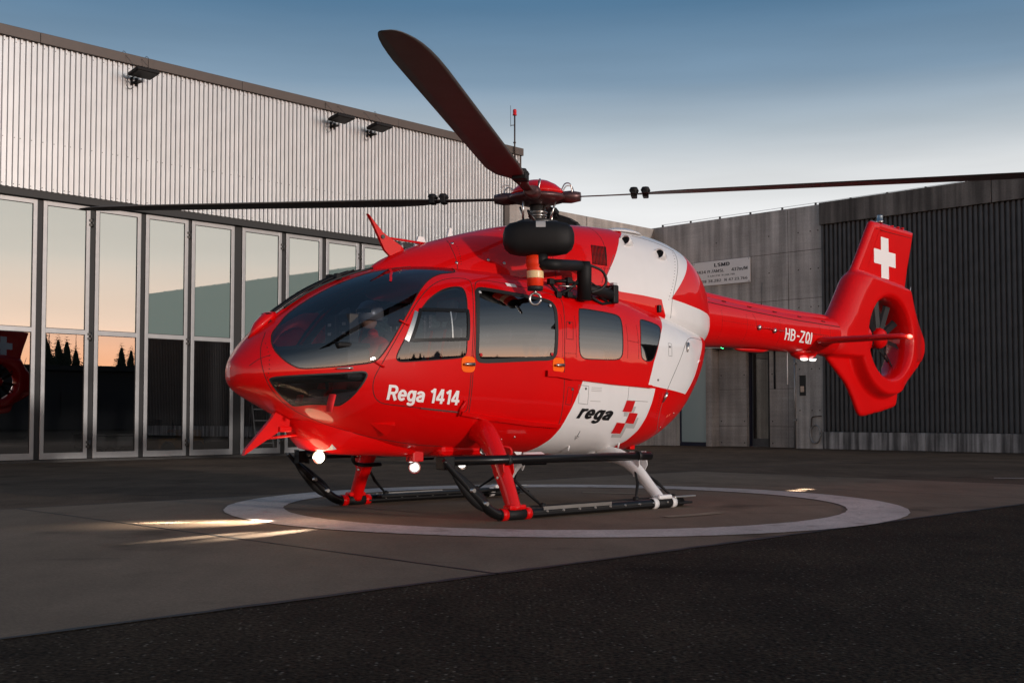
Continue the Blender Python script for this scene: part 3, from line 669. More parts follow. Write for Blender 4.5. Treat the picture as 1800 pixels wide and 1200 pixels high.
# ------------------------------------------------------------------ what stands across the airfield (seen mirrored in glass and paint)
FD = Vector((.873, -.488, 0)); FP = Vector((-.488, -.873, 0))
e = empty('far_workshop', Vector((-9, 23.5, 0)) + FD * 62, math.atan2(FP.y, FP.x), 'long low dark workshop across the apron, mirrored in the hangar doors', 'building')
MB().box((-34, 0, 0), (34, 10, 4.2)).build('wall', 'far_wall', e); MB().box((-34.4, -.5, 4.2), (34.4, 10.4, 4.55)).build('roof', 'far_roof', e)
for k in range(12):
    x = -31 + k * 5.6; MB().box((x, .12, 1.0), (x + 2.2, .2, 2.6)).build('window', 'header_black', e).location = (0, -.25, 0)
MB().box((6.2, -.08, 1.4), (6.5, -.02, 2.7)).build('lit_window', 'lit_window', e)
def conifer(h, seed):
    rn = random.Random(seed); m = MB(); k = int(h / .30)
    for i in range(k):
        f = i / k; z = h * (.10 + .9 * f); rad = h * .27 * (1 - f) ** .8 * rn.uniform(.75, 1.15) + .10; nb = max(6, int(13 * (1 - f) + 6))
        for b in range(nb):
            a = 2 * math.pi * (b + rn.random()) / nb; L = rad * rn.uniform(.55, 1.15); w = L * .7
            d = Vector((math.cos(a), math.sin(a), 0)); p = Vector((-d.y, d.x, 0)); o = Vector((0, 0, z)); dr = -.32 * L + rn.uniform(-.1, .25)
            pts = [o]; fs = []
            for j in range(1, 5):
                t = j / 4; c = o + d * L * t + Vector((0, 0, dr * t * t)); pts += [c + p * w * (1 - t * .8) * rn.uniform(.5, 1.1) + Vector((0, 0, -.12 * L)), c, c - p * w * (1 - t * .8) * rn.uniform(.5, 1.1) + Vector((0, 0, -.12 * L))]
            for j in range(4):
                q = 1 + 3 * j
                if j == 0: fs += [(0, q, q + 1), (0, q + 1, q + 2)]
                else: fs += [(q - 2, q, q + 1), (q - 2, q + 1, q + 2)]
            m.add(pts, fs)
    vs = []; fs = []; nn = 12; kk = 22      # ragged inner mass of twigs
    for i in range(kk):
        f = i / kk; rr = h * .15 * (1 - f) ** .8
        vs += [(rr * rn.uniform(.35, 1.25) * math.cos(6.283 * b / nn), rr * rn.uniform(.35, 1.25) * math.sin(6.283 * b / nn), h * (.12 + .84 * f) + rn.uniform(-.15, .15)) for b in range(nn)]
    fs = [(i * nn + b, i * nn + (b + 1) % nn, (i + 1) * nn + (b + 1) % nn, (i + 1) * nn + b) for i in range(kk - 1) for b in range(nn)]; m.add(vs, fs)
    return m
protos = [conifer(10.5, 1), conifer(9.0, 2), conifer(11.5, 3)]; src = []
for i in range(44):
    off = -34 + i * 1.55 + random.uniform(-1.5, 1.5); dist = 116 + random.uniform(-9, 12)
    if random.random() < .12: continue
    k = i % 3; loc = Vector((-9, 23.5, 0)) + FD * dist + FP * off; e = empty('conifer_tree', loc, random.uniform(0, 6.28), 'dark conifer across the apron, mirrored in the hangar glass', 'tree', 'conifers across the apron')
    if len(src) <= k or src[k] is None:
        pass
    while len(src) < 3: src.append(None)
    s = random.uniform(.62, 1.08); e.scale = (s, s, s)
    if src[k] is None:
        c = protos[k].build('crown', 'conifer_green', e, fix=False); t = MB().tube([(0, 0, 0), (0, 0, 5), (0, 0, 10)], [.22, .13, .02], 8).build('trunk', 'bark', e); src[k] = (c, t)
    else:
        for o in src[k]: inst(o, o.name.split('.')[0], (0, 0, 0), e)
# ================================================================== the helicopter
# ---- fuselage loft (heli frame: x fwd, y port, z up) ----
CAB = [ # x, zb, zt, w, zw, n1, n2
 ( 3.60,1.24,1.32,.001,1.28,2.0,2.0),
 ( 3.585,1.185,1.385,.09,1.28,2.0,2.0),
 ( 3.54,1.14,1.455,.19,1.28,2.0,2.0),
 ( 3.45,1.09,1.56,.31,1.285,2.1,2.0),
 ( 3.30,1.02,1.70,.44,1.295,2.1,2.0),
 ( 3.10,.93,1.85,.56,1.315,2.15,2.05),
 ( 2.85,.815,2.01,.67,1.345,2.2,2.1),
 ( 2.50,.685,2.17,.765,1.385,2.3,2.2),
 ( 2.10,.585,2.29,.83,1.42,2.45,2.35),
 ( 1.60,.53,2.36,.865,1.44,2.6,2.5),
 ( 0.80,.51,2.40,.875,1.45,2.7,2.6),
 ( 0.00,.50,2.38,.875,1.45,2.7,2.6),
 (-0.60,.50,2.30,.865,1.45,2.7,2.6),
 (-1.10,.55,2.20,.83,1.45,2.6,2.5),
 (-1.60,.74,2.11,.74,1.48,2.4,2.4),
 (-1.95,1.03,2.05,.605,1.55,2.3,2.3),
 (-2.22,1.33,2.01,.46,1.66,2.1,2.1),
 (-2.38,1.54,1.99,.32,1.76,2.0,2.0),
 (-2.45,1.74,1.94,.001,1.84,2.0,2.0)]
COW = [ # x, zb, zt, w, zw, n1, n2
 ( 2.22,2.05,2.22,.02,2.13,2,2),
 ( 2.12,2.00,2.33,.13,2.12,2,2),
 ( 1.90,2.00,2.45,.27,2.12,2,2),
 ( 1.50,2.00,2.60,.44,2.12,2,2.0),
 ( 1.00,2.00,2.75,.54,2.12,2,2.1),
 ( 0.50,2.00,2.87,.58,2.12,2,2.3),
 ( 0.00,2.00,2.94,.59,2.12,2,2.5),
 (-0.60,1.95,2.98,.60,2.10,2,2.6),
 (-1.10,1.85,2.99,.61,2.06,2,2.6),
 (-1.60,1.75,2.96,.60,2.02,2,2.5),
 (-2.00,1.70,2.88,.55,2.00,2,2.4),
 (-2.32,1.68,2.75,.44,2.00,2,2.2),
 (-2.48,1.70,2.60,.34,2.00,2,2.1),
 (-2.53,1.72,2.45,.28,2.00,2,2.0)]
BOOM = [ # x, zb, zt, w, zw, n1, n2
 (-1.9,1.62,2.45,.40,2.04,2.2,2.2),
 (-2.5,1.74,2.40,.34,2.06,2.2,2.2),
 (-3.5,1.77,2.33,.265,2.05,2.2,2.2),
 (-4.5,1.76,2.29,.225,2.02,2.2,2.2),
 (-5.5,1.75,2.27,.20,2.00,2.2,2.2),
 (-6.4,1.80,2.22,.16,2.00,2.2,2.2)]
def pchip(xs,ys,x):
    xs=np.asarray(xs,float);ys=np.asarray(ys,float)
    if xs[0]>xs[-1]: xs=xs[::-1];ys=ys[::-1]
    h=np.diff(xs);d=np.diff(ys)/h;m=np.zeros(len(xs))
    for i in range(1,len(xs)-1):
        if d[i-1]*d[i]>0:
            w1=2*h[i]+h[i-1];w2=h[i]+2*h[i-1];m[i]=(w1+w2)/(w1/d[i-1]+w2/d[i])
    m[0]=d[0];m[-1]=d[-1]
    x=np.clip(x,xs[0],xs[-1]);k=np.clip(np.searchsorted(xs,x)-1,0,len(h)-1)
    t=(x-xs[k])/h[k];hh=h[k]
    return (2*t**3-3*t**2+1)*ys[k]+(t**3-2*t**2+t)*hh*m[k]+(3*t**2-2*t**3)*ys[k+1]+(t**3-t**2)*hh*m[k+1]
class Loft:
    def __init__(s,rows):
        s.r=np.array(rows,float); s.x0=s.r[:,0].min(); s.x1=s.r[:,0].max()
    def par(s,x): return [pchip(s.r[:,0],s.r[:,i],x) for i in range(1,7)]
    def at(s,x,t):  # t in 0..1 bottom->top, port half; returns y,z
        zb,zt,w,zw,n1,n2=s.par(x)
        lo=t<.5
        a=np.where(lo,(1-2*t),(2*t-1))*math.pi/2
        n=np.where(lo,n1,n2)
        c=np.clip(np.cos(a),0,1)**(2/n); q=np.clip(np.sin(a),0,1)**(2/n)
        return w*c, np.where(lo,zw-(zw-zb)*q,zw+(zt-zw)*q)
    def t_of_z(s,x,z):
        zb,zt,w,zw,n1,n2=s.par(x)
        lo=z<zw; n=np.where(lo,n1,n2)
        q=np.clip(np.where(lo,(zw-z)/(zw-zb),(z-zw)/(zt-zw)),0,1)
        a=np.arcsin(np.clip(q**(n/2),0,1))/(math.pi/2)
        return np.where(lo,(1-a)/2,(1+a)/2)
cab=Loft(CAB);cow=Loft(COW);boom=Loft(BOOM)
def pt(loft, x, z, off=0., side=1):
    """point on the loft's side at station x and height z (plus its outward normal)"""
    x = np.asarray(x, float); z = np.asarray(z, float); t = loft.t_of_z(x, z); return ptt(loft, x, t, off, side)
def ptt(loft, x, t, off=0., side=1):
    x = np.asarray(x, float); t = np.asarray(t, float)
    x = np.clip(x, loft.x0 + 1e-4, loft.x1 - 1e-4)
    nrm = normal(loft, x, t); y, zz = loft.at(x, t); P = np.stack([x, y, zz], -1) + nrm * off
    if side < 0: P = P * np.array([1, -1, 1]); nrm = nrm * np.array([1, -1, 1])
    return P, nrm
def normal(loft, x, t):
    e = 2e-3; xa = np.clip(x - e, loft.x0, loft.x1); xb = np.clip(x + e, loft.x0, loft.x1)
    ta = np.clip(t - e, 0, 1); tb = np.clip(t + e, 0, 1)
    ya, za = loft.at(xa, t); yb, zb = loft.at(xb, t); yc, zc = loft.at(x, ta); yd, zd = loft.at(x, tb)
    dxv = np.stack([xb - xa, yb - ya, zb - za], -1); dtv = np.stack([np.zeros_like(x), yd - yc, zd - zc], -1)
    n = np.cross(dtv, dxv); n /= np.linalg.norm(n, axis=-1, keepdims=True) + 1e-12
    y, z = loft.at(x, t); zm = loft.par(x)[3]
    ref = np.stack([np.zeros_like(x), y, z - zm], -1); s = np.sign((n * ref).sum(-1, keepdims=True)); s[s == 0] = 1
    n = n * s
    # on the centreline the normal has no sideways part
    c = ((t < 1e-6) | (t > 1 - 1e-6)); n[c, 1] = 0; n /= np.linalg.norm(n, axis=-1, keepdims=True) + 1e-12
    return n
TK = 2.6
def shell(loft, regions, nx, nt):
    """cut one side of a loft into regions; regions: list of (name, outline in (x, z)), first match wins; returns verts(x,t) and {name: tris}"""
    u = np.linspace(0, 1, nx); gx = loft.x0 + (loft.x1 - loft.x0) * (u - .85 * np.sin(2 * math.pi * u) / (2 * math.pi)); gt = np.linspace(0, 1, nt)
    co = [Vector((float(a), float(b) * TK)) for a in gx for b in gt]; ed = []; polys = []
    for nm, out in regions:
        P = np.array(out); x = np.clip(P[:, 0], loft.x0, loft.x1); t = loft.t_of_z(x, P[:, 1]); q = list(zip(x.tolist(), (np.clip(t, 0, 1) * TK).tolist())); polys.append((nm, q))
        b = len(co); co += [Vector(p) for p in q]; k = len(q); ed += [(b + i, b + (i + 1) % k) for i in range(k)]
    r = delaunay_2d_cdt(co, ed, [], 0, 1e-5); vs = np.array([(v.x, v.y / TK) for v in r[0]]); fs = np.array([list(f) for f in r[2]])
    cx = vs[fs, 0].mean(1); ct = vs[fs, 1].mean(1) * TK; out = {}; left = np.ones(len(fs), bool)
    for nm, q in polys:
        k = inside(q, cx, ct) & left; left &= ~k; out.setdefault(nm, []); out[nm] = fs[k] if len(out[nm]) == 0 else np.vstack([out[nm], fs[k]])
    out['rest'] = fs[left]; return vs, out
def surf_obj(name, loft, vs, tris, mat, parent, side=1, off=0.):
    ids, inv = np.unique(tris, return_inverse=True); q = vs[ids]; P, nr = ptt(loft, q[:, 0], q[:, 1], off, side); T = inv.reshape(-1, 3)
    # orient outward
    a, b, c = P[T[:, 0]], P[T[:, 1]], P[T[:, 2]]; fn = np.cross(b - a, c - a); area = np.linalg.norm(fn, axis=1); ok = area > 1e-10
    T = T[ok]; fn = fn[ok]; fl = (fn * (nr[T].sum(1))).sum(1) < 0; T[fl] = T[fl][:, ::-1]
    me = bpy.data.meshes.new(name); me.from_pydata(P.tolist(), [], T.tolist()); me.materials.append(MATS[mat]); me.polygons.foreach_set('use_smooth', [True] * len(me.polygons))
    me.update(); me.normals_split_custom_set_from_vertices(nr.tolist()); return link(bpy.data.objects.new(name, me), parent)
def ribbon(name, loft, P, width, mat, parent, off=.002, side=1, closed=True, step=.025):
    P = resample(P, step, closed); A = np.array(P); x = np.clip(A[:, 0], loft.x0 + 1e-3, loft.x1 - 1e-3); S, nr = pt(loft, x, A[:, 1], off, side); n = len(S)
    tg = np.roll(S, -1, 0) - np.roll(S, 1, 0)
    if not closed: tg[0] = S[1] - S[0]; tg[-1] = S[-1] - S[-2]
    tg /= np.linalg.norm(tg, axis=1, keepdims=True) + 1e-9; bn = np.cross(tg, nr); bn /= np.linalg.norm(bn, axis=1, keepdims=True) + 1e-9
    a = S + bn * width / 2; b = S - bn * width / 2; K = n if closed else n - 1
    # a low raised bead: two edges sunk just under the skin and a crown
    vs = np.concatenate([a - nr * (off + .001), a, b, b - nr * (off + .001)]); fs = []
    for i in range(K):
        j = (i + 1) % n
        for r in range(3): fs.append((r * n + i, r * n + j, (r + 1) * n + j, (r + 1) * n + i))
    return MB().add(vs.tolist(), fs, False).build(name, mat, parent)
def patch(name, loft, P, mat, parent, off=.003, side=1, step=.03):
    """thin plate of any outline laid on the skin"""
    P = resample(P, step); A = np.array(P); x0, z0 = A.min(0); x1, z1 = A.max(0); g = []
    for i in range(1, int((x1 - x0) / .05) + 1):
        for j in range(1, int((z1 - z0) / .05) + 1): g.append((x0 + i * .05, z0 + j * .05))
    co = [Vector(p) for p in P]; k = len(co); g = [p for p, s in zip(g, inside(P, np.array([q[0] for q in g]), np.array([q[1] for q in g]))) if s] if g else []
    r = delaunay_2d_cdt(co + [Vector(p) for p in g], [(i, (i + 1) % k) for i in range(k)], [], 1, 1e-6)
    vs = np.array([tuple(v) for v in r[0]]); S, _ = pt(loft, vs[:, 0], vs[:, 1], off, side); return MB().add(S.tolist(), [tuple(f) for f in r[2]], True).build(name, mat, parent)
def lettering(body, loft, x0, x1, zl, zr, h, mat, parent, bold=0., shear=0., off=.003, side=1, name='lettering'):
    vs, fs = text2d(body, bold, shear); A = np.array(vs); U = A[:, 0] if side > 0 else 1 - A[:, 0]
    x = x0 + (x1 - x0) * U; z = zl + (zr - zl) * U + h * A[:, 1]; S, _ = pt(loft, x, z, off, side); return MB().add(S.tolist(), fs).build(name, mat, parent, fix=False)

def marking(body, loft, x0, x1, zl, zr, cap, mat, parent, w=.2, shear=0., off=.0035, side=1):
    """painted lettering wrapped on the skin, one object per letter"""
    for A, T in strokes(body, w, shear):
        x = x0 + (x1 - x0) * A[:, 0]; z = zl + (zr - zl) * A[:, 0] + cap * A[:, 1]; S, _ = pt(loft, x, z, off, side)
        MB().add(S.tolist(), T.tolist()).build('letter', mat, parent)

HUB = Vector((.27, 12.33, .006)); heli = empty('rescue_helicopter', HUB, R(180 + 42.5), 'red and white rescue helicopter with shrouded tail rotor standing on its skids', 'helicopter')
OUT = dict(
 windshield=[(3.352,1.574),(3.370,1.527),(3.371,1.468),(3.343,1.410),(3.303,1.362),(3.247,1.325),(3.200,1.313),(3.083,1.322),(2.910,1.339),(2.690,1.366),(2.631,1.383),(2.576,1.427),(2.485,1.544),(2.351,1.735),(2.163,1.961),(2.056,2.062),(1.947,2.141),(1.846,2.192),(1.735,2.230),(1.604,2.250),(1.551,2.261),(1.500,2.300),(1.50,2.335),(1.60,2.343),(1.731,2.335),(1.922,2.305),(2.05,2.285),(2.128,2.262),(2.285,2.228),(2.401,2.190),(2.650,2.094),(2.878,1.977),(3.022,1.885),(3.161,1.785),(3.261,1.690),(3.328,1.622)],
 chin_window=[(3.418,1.224),(3.403,1.237),(3.354,1.247),(3.168,1.263),(2.912,1.280),(2.751,1.297),(2.708,1.293),(2.693,1.274),(2.702,1.239),(2.745,1.157),(2.800,1.070),(2.848,1.017),(2.867,1.007),(2.951,1.017),(3.068,1.021),(3.151,1.003),(3.170,1.012),(3.271,1.074),(3.361,1.148)],
 pilot_window=[(1.648,2.104),(1.753,2.092),(1.859,2.057),(1.967,2.001),(2.068,1.931),(2.182,1.817),(2.277,1.691),(2.362,1.567),(2.426,1.456),(2.433,1.415),(2.415,1.391),(2.362,1.388),(2.080,1.412),(1.774,1.439),(1.731,1.457),(1.709,1.495),(1.696,1.649),(1.661,1.859),(1.622,1.996),(1.609,2.062),(1.617,2.094)],
 pilot_door=[(1.475,2.162),(1.488,2.191),(1.569,2.198),(1.648,2.191),(1.761,2.170),(1.888,2.122),(2.008,2.052),(2.140,1.945),(2.262,1.813),(2.405,1.620),(2.522,1.444),(2.611,1.295),(2.634,1.231),(2.634,1.163),(2.608,1.096),(2.566,1.052),(2.512,1.027),(2.365,1.010),(2.084,.985),(1.778,.960),(1.683,.957),(1.653,.971),(1.653,1.023),(1.661,1.136),(1.653,1.443),(1.617,1.757),(1.560,1.973),(1.506,2.098)],
 slide_door=[(1.447,2.147),(1.356,2.195),(1.176,2.190),(.783,2.150),(.439,2.107),(.391,2.052),(.424,1.933),(.472,1.649),(.477,1.370),(.472,1.096),(.445,.864),(.460,.822),(.850,.850),(1.297,.893),(1.591,.925),(1.626,.950),(1.632,1.008),(1.638,1.135),(1.632,1.444),(1.598,1.758),(1.515,2.030)],
 slide_window=[(1.479,2.049),(1.447,2.090),(1.393,2.105),(1.190,2.090),(.845,2.062),(.611,2.040),(.549,2.016),(.529,1.962),(.558,1.812),(.587,1.587),(.600,1.511),(.654,1.470),(.874,1.461),(1.306,1.430),(1.529,1.417),(1.578,1.432),(1.591,1.478),(1.578,1.654),(1.542,1.867)],
 rear_window=[(.205,1.976),(.148,1.991),(-.077,1.980),(-.320,1.964),(-.400,1.947),(-.419,1.902),(-.390,1.745),(-.374,1.580),(-.352,1.522),(-.293,1.489),(-.068,1.485),(.176,1.481),(.233,1.496),(.267,1.545),(.267,1.714)],
 quarter_window=[(-.730,1.914),(-.780,1.936),(-.910,1.922),(-1.051,1.898),(-1.097,1.870),(-1.071,1.811),(-.962,1.665),(-.894,1.548),(-.842,1.499),(-.763,1.489),(-.688,1.506),(-.663,1.551),(-.666,1.700)],
 lower_white=[(.214,1.273),(-.160,1.247),(-.555,1.226),(-.910,1.208),(-.878,1.063),(-.834,.903),(-.785,.770),(-.70,.660),(-.58,.58),(-.42,.50),(-.35,.2),(.80,.2),(.75,.46),(.64,.53),(.53,.61),(.455,.691),(.405,.797),(.367,.915),(.312,1.042)],
 upper_white=[(-1.30,2.35),(-1.24,1.98),(-1.153,1.880),(-1.036,1.766),(-.882,1.494),(-.785,1.248),(-.890,1.233),(-1.153,1.205),(-1.560,1.160),(-1.786,1.380),(-1.975,1.60),(-2.16,1.76),(-2.20,1.88),(-2.18,2.3)])
def sm(k, it=2, step=.022): return resample(chaikin(OUT[k], it), step)
OL = {k: sm(k, 0 if k in ('lower_white', 'upper_white') else 2) for k in OUT}
for k in ('lower_white', 'upper_white'):      # keep the stripe corners sharp
    OL[k] = resample([tuple(p) for p in OUT[k]], .03)
REG = [('windshield', OL['windshield']), ('chin_window', OL['chin_window']), ('pilot_window', OL['pilot_window']), ('pilot_door', OL['pilot_door']), ('slide_window', OL['slide_window']), ('slide_door', OL['slide_door']),
       ('rear_window', OL['rear_window']), ('quarter_window', OL['quarter_window']), ('lower_white', OL['lower_white']), ('upper_white', OL['upper_white'])]
VS, TR = shell(cab, REG, 110, 46)
bodyp = {}
for sd_ in (1, -1):
    bodyp[sd_] = surf_obj('fuselage_shell', cab, VS, TR['rest'], 'red_paint', heli, sd_)
    surf_obj('windshield_pane', cab, VS, TR['windshield'], 'cockpit_glass', heli, sd_); surf_obj('chin_window', cab, VS, TR['chin_window'], 'cockpit_glass', heli, sd_)
    pd = surf_obj('cockpit_door', cab, VS, TR['pilot_door'], 'red_paint', heli, sd_); surf_obj('door_window', cab, VS, TR['pilot_window'], 'cockpit_glass', pd, sd_)
    sl = surf_obj('sliding_door', cab, VS, TR['slide_door'], 'red_paint', heli, sd_); surf_obj('door_window', cab, VS, TR['slide_window'], 'cabin_glass', sl, sd_)
    surf_obj('rear_cabin_window', cab, VS, TR['rear_window'], 'cabin_glass', heli, sd_); surf_obj('quarter_window', cab, VS, TR['quarter_window'], 'cabin_glass', heli, sd_)
    surf_obj('white_stripe', cab, VS, TR['lower_white'], 'white_paint', heli, sd_); surf_obj('white_stripe', cab, VS, TR['upper_white'], 'white_paint', heli, sd_)
    # dark lining a few centimetres inside the skin, open at every window
    lin = np.vstack([TR[k] for k in ('rest', 'pilot_door', 'slide_door', 'lower_white', 'upper_white') if len(TR[k])])
    keep = VS[lin, 0].mean(1); lin = lin[(keep < 3.2) & (keep > -2.1)]
    surf_obj('cabin_liner', cab, VS, lin, 'cabin_lining', heli, sd_, off=-.035)
    # door gaps, window seals
    ribbon('panel_gap', cab, OL['pilot_door'], .007, 'seam_dark', pd, .0012, sd_); ribbon('panel_gap', cab, OL['slide_door'], .007, 'seam_dark', sl, .0012, sd_)
    ribbon('window_seal', cab, OL['slide_window'], .040, 'rubber', sl, .004, sd_); ribbon('window_seal', cab, OL['pilot_window'], .010, 'seam_dark', pd, .002, sd_)
    for k in ('windshield', 'chin_window', 'rear_window', 'quarter_window'): ribbon('window_seal', cab, OL[k], .010 if k != 'chin_window' else .014, 'seam_dark' if k != 'chin_window' else 'rubber', heli, .0022, sd_)
    # seams of the nose cap, the belly and the clamshell doors
    for P in ([(3.350,1.632),(3.427,1.524),(3.461,1.425),(3.465,1.333),(3.442,1.224),(3.365,1.121),(3.214,1.016),(2.988,.906),(2.687,.796),(2.36,.715),(2.0,.66),(1.7,.64)],):
        ribbon('panel_seam', cab, chaikin(P, 2, False), .006, 'seam_dark', heli, .001, sd_, False)
    ribbon('panel_seam', cab, chaikin([(-2.2,1.79),(-1.90,1.80),(-1.70,1.785),(-1.60,1.74),(-1.522,1.690),(-1.314,1.452),(-1.149,1.237),(-1.063,1.053),(-1.070,.902),(-1.16,.790),(-1.25,.74)], 2, False), .006, 'seam_grey', heli, .001, sd_, False)
    for P in ([(-.47,1.22),(-.47,1.08),(-.80,1.07)], [(.272,1.225),(.130,1.215),(.120,1.035),(.250,1.045),(.272,1.225)]):
        ribbon('panel_seam', cab, P, .004, 'seam_grey', heli, .0008, sd_, False)
    ribbon('panel_seam', cab, [(.415,1.843),(.325,1.839),(.350,1.667),(.442,1.672)], .005, 'seam_dark', heli, .0008, sd_); ribbon('panel_seam', cab, [(.42,1.20),(.34,1.195),(.355,1.03),(.43,1.035)], .005, 'seam_dark', heli, .0008, sd_)
    ribbon('panel_seam', cab, [(-1.17,1.70),(-1.235,1.697),(-1.215,1.56),(-1.15,1.563)], .004, 'seam_grey', heli, .0008, sd_)
    # rivet rows round the rear windows
    rv = MB()
    for (xa, za), (xb, zb), nn in [((.475,1.90),(.505,1.50),22), ((.285,1.90),(.315,1.50),22), ((-.475,1.86),(-.445,1.52),18), ((-.645,1.86),(-.62,1.52),18), ((-.48,1.69),(-.64,1.68),8), ((.47,1.53),(.32,1.53),7)]:
        for k in range(nn):
            P, nr = pt(cab, np.array([xa + (xb - xa) * k / (nn - 1)]), np.array([za + (zb - za) * k / (nn - 1)]), .0, sd_); Mx = Matrix.Translation(P[0]) @ Vector(nr[0]).to_track_quat('Z', 'Y').to_matrix().to_4x4()
            rv.lathe([(.0055, -.001), (.0045, .002), (0, .003)], Mx, 6)
    rv.build('rivet', 'seam_dark', heli)['kind'] = 'stuff'
    # window corner fittings of the sliding door
    for (x, z), mt in (((1.440,2.062), 'label_grey'), ((.590,1.990), 'label_grey'), ((.650,1.512), 'red_decal'), ((1.545,1.475), 'red_decal')):
        P, nr = pt(cab, np.array([x]), np.array([z]), .004, sd_); Mx = Matrix.Translation(P[0]) @ Vector(nr[0]).to_track_quat('Z', 'Y').to_matrix().to_4x4(); MB().lathe([(.016, 0), (.016, .004), (0, .006)], Mx, 12).build('pull_tab', mt, sl)
    # sliding pane in the cockpit door window
    fr = [(2.147,1.858), (1.650,1.875), (1.690,1.612), (2.285,1.578)]
    ribbon('sliding_pane_frame', cab, resample(fr, .03), .030, 'black_gloss', pd, .008, sd_)
    ribbon('sliding_pane_post', cab, [(1.845,1.86), (1.86,1.61)], .012, 'steel', pd, .006, sd_, False)
    ribbon('sliding_pane_plate', cab, [(2.185,1.84), (2.33,1.575)], .045, 'steel', pd, .003, sd_, False)
    # orange roundels and handles
    for (x, z), par in (((1.690,1.385), pd), ((.560,1.410), sl)):
        patch('handle_patch', cab, [(x + .078 * math.copysign(abs(math.cos(a)) ** .6, math.cos(a)), z + .072 * math.copysign(abs(math.sin(a)) ** .6, math.sin(a))) for a in [k * math.pi / 12 for k in range(24)]], 'orange_paint', par, .0035, sd_)
        P, nr = pt(cab, np.array([x + .06, x + .03, x - .05]), np.array([z, z, z]), .028, sd_); Q, _ = pt(cab, np.array([x - .05]), np.array([z]), .0, sd_)
        MB().tube([P[0], P[1], P[2]], [.010, .014, .017], 10, flat=(1, 1)).tube([Q[0], P[2]], .014, 10).build('handle', 'steel', par)
    P, nr = pt(cab, np.array([2.95, 2.86, 2.83]), np.array([1.318, 1.325, 1.325]), .02, sd_); Q, _ = pt(cab, np.array([2.84]), np.array([1.325]), 0, sd_)
    MB().tube([P[0], P[1], P[2]], [.006, .010, .012], 8).tube([Q[0], P[2]], .012, 8).build('vent_latch', 'steel', heli)
    # hinges of the cockpit door
    for x, z in ((2.345, 1.74), (2.60, 1.37)):
        P, _ = pt(cab, np.array([x + .03, x - .05]), np.array([z + .01, z - .03]), .012, sd_); MB().tube([P[0], P[1]], [.007, .010], 8).build('hinge', 'red_paint', pd)
    # sill rail under the doors, slide rail behind them
    for P, w in (([(1.72,.950),(1.37,.903),(.85,.852),(.44,.828)], .035),):
        ribbon('sill_rail', cab, P, w, 'red_paint', heli, .028, sd_, False)
    ribbon('slide_rail', cab, [(.716,1.326),(.58,1.322),(.34,1.292),(-.2,1.255),(-.821,1.228)], .034, 'red_paint', heli, .024, sd_, False)
    ribbon('slide_rail_cover', cab, [(.735,1.327),(.58,1.322),(.36,1.296)], .055, 'red_paint', heli, .034, sd_, False)
    ribbon('step_strip', cab, [(2.147,.990),(1.735,.955)], .012, 'steel', heli, .008, sd_, False)
    P, _ = pt(cab, np.array([1.70, 1.735, 1.74]), np.array([1.06, .99, .93]), .02, sd_); MB().tube(P.tolist(), .013, 8).build('door_stay', 'red_paint', heli)
    # clamshell latches
    for x, z in ((-1.60, 1.72), (-1.12, 1.17)):
        P, _ = pt(cab, np.array([x, x + .02, x + .05]), np.array([z, z - .03, z - .10]), .012, sd_); MB().tube(P.tolist(), [.016, .020, .005], 6).build('latch', 'steel', heli)
    # small fittings low on the rear body
    for x, z, mt in ((-.95,1.30,'seam_grey'),(.36,1.18,'seam_grey'),(.375,1.83,'seam_dark'),(-1.19,1.66,'seam_grey'),(.17,1.19,'seam_grey'),(-1.403,.952,'steel'),(-1.226,.80,'steel'),(.95,.72,'steel'),(1.10,.70,'steel')):
        P, nr = pt(cab, np.array([x]), np.array([z]), 0, sd_); Mx = Matrix.Translation(P[0]) @ Vector(nr[0]).to_track_quat('Z', 'Y').to_matrix().to_4x4(); MB().lathe([(.012, 0), (.012, .006), (0, .008)], Mx, 8).build('fitting', mt, heli)
    for x, z in ((.10,.60),(-.62,.62)):
        P, nr = pt(cab, np.array([x, x - .02]), np.array([z, z - .01]), .03, sd_); Q, _ = pt(cab, np.array([x]), np.array([z + .02]), 0, sd_); MB().tube([Q[0], P[0], P[1]], [.009, .009, .005], 6).build('drain_stub', 'white_paint', heli)
    # triangular scoop ahead of the landing gear
    P, _ = pt(cab, np.array([2.536, 2.333, 2.347]), np.array([.855, .860, .769]), .0, sd_); Q, _ = pt(cab, np.array([2.333, 2.347]), np.array([.860, .769]), .035, sd_)
    MB().add([P[0], P[1], P[2], Q[0], Q[1]], [(0, 3, 1), (0, 2, 4), (0, 4, 3), (1, 3, 4, 2)]).build('air_scoop', 'red_paint', heli)

# writing
for sd_ in (1,):
    marking('Rega 1414', cab, 2.490, 1.762, 1.062, 1.017, .128, 'white_decal', heli, .175)
    marking('rega', cab, .238, -.285, .900, .874, .134, 'black_decal', heli, .205, .30)
# the stepped emblem: three red blocks with a grey drop shadow
for P in ([(-.585,1.020),(-.620,1.020),(-.603,.957),(-.555,.961)], [(-.450,.963),(-.525,.959),(-.511,.917),(-.459,.919)], [(-.684,.905),(-.705,.902),(-.696,.792),(-.564,.798),(-.572,.695),(-.414,.703),(-.405,.736),(-.520,.734),(-.520,.845),(-.650,.840)]): patch('emblem_shadow', cab, P, 'grey_decal', heli, .0025)
for P in ([(-.454,1.080),(-.590,1.075),(-.559,.961),(-.419,.967)], [(-.533,.957),(-.671,.949),(-.650,.842),(-.516,.849)], [(-.383,.856),(-.520,.847),(-.516,.739),(-.370,.746)]): patch('emblem_block', cab, P, 'red_decal', heli, .004)
for z_ in (1.205, 1.188, 1.171, 1.07): ribbon('stencil_line', cab, [(.09, z_), (-.06, z_ - .004)], .006, 'grey_decal', heli, .002, 1, False)
q = [(.105,.77),(.105,.715)]; ribbon('ground_symbol', cab, q, .006, 'black_decal', heli, .002, 1, False)
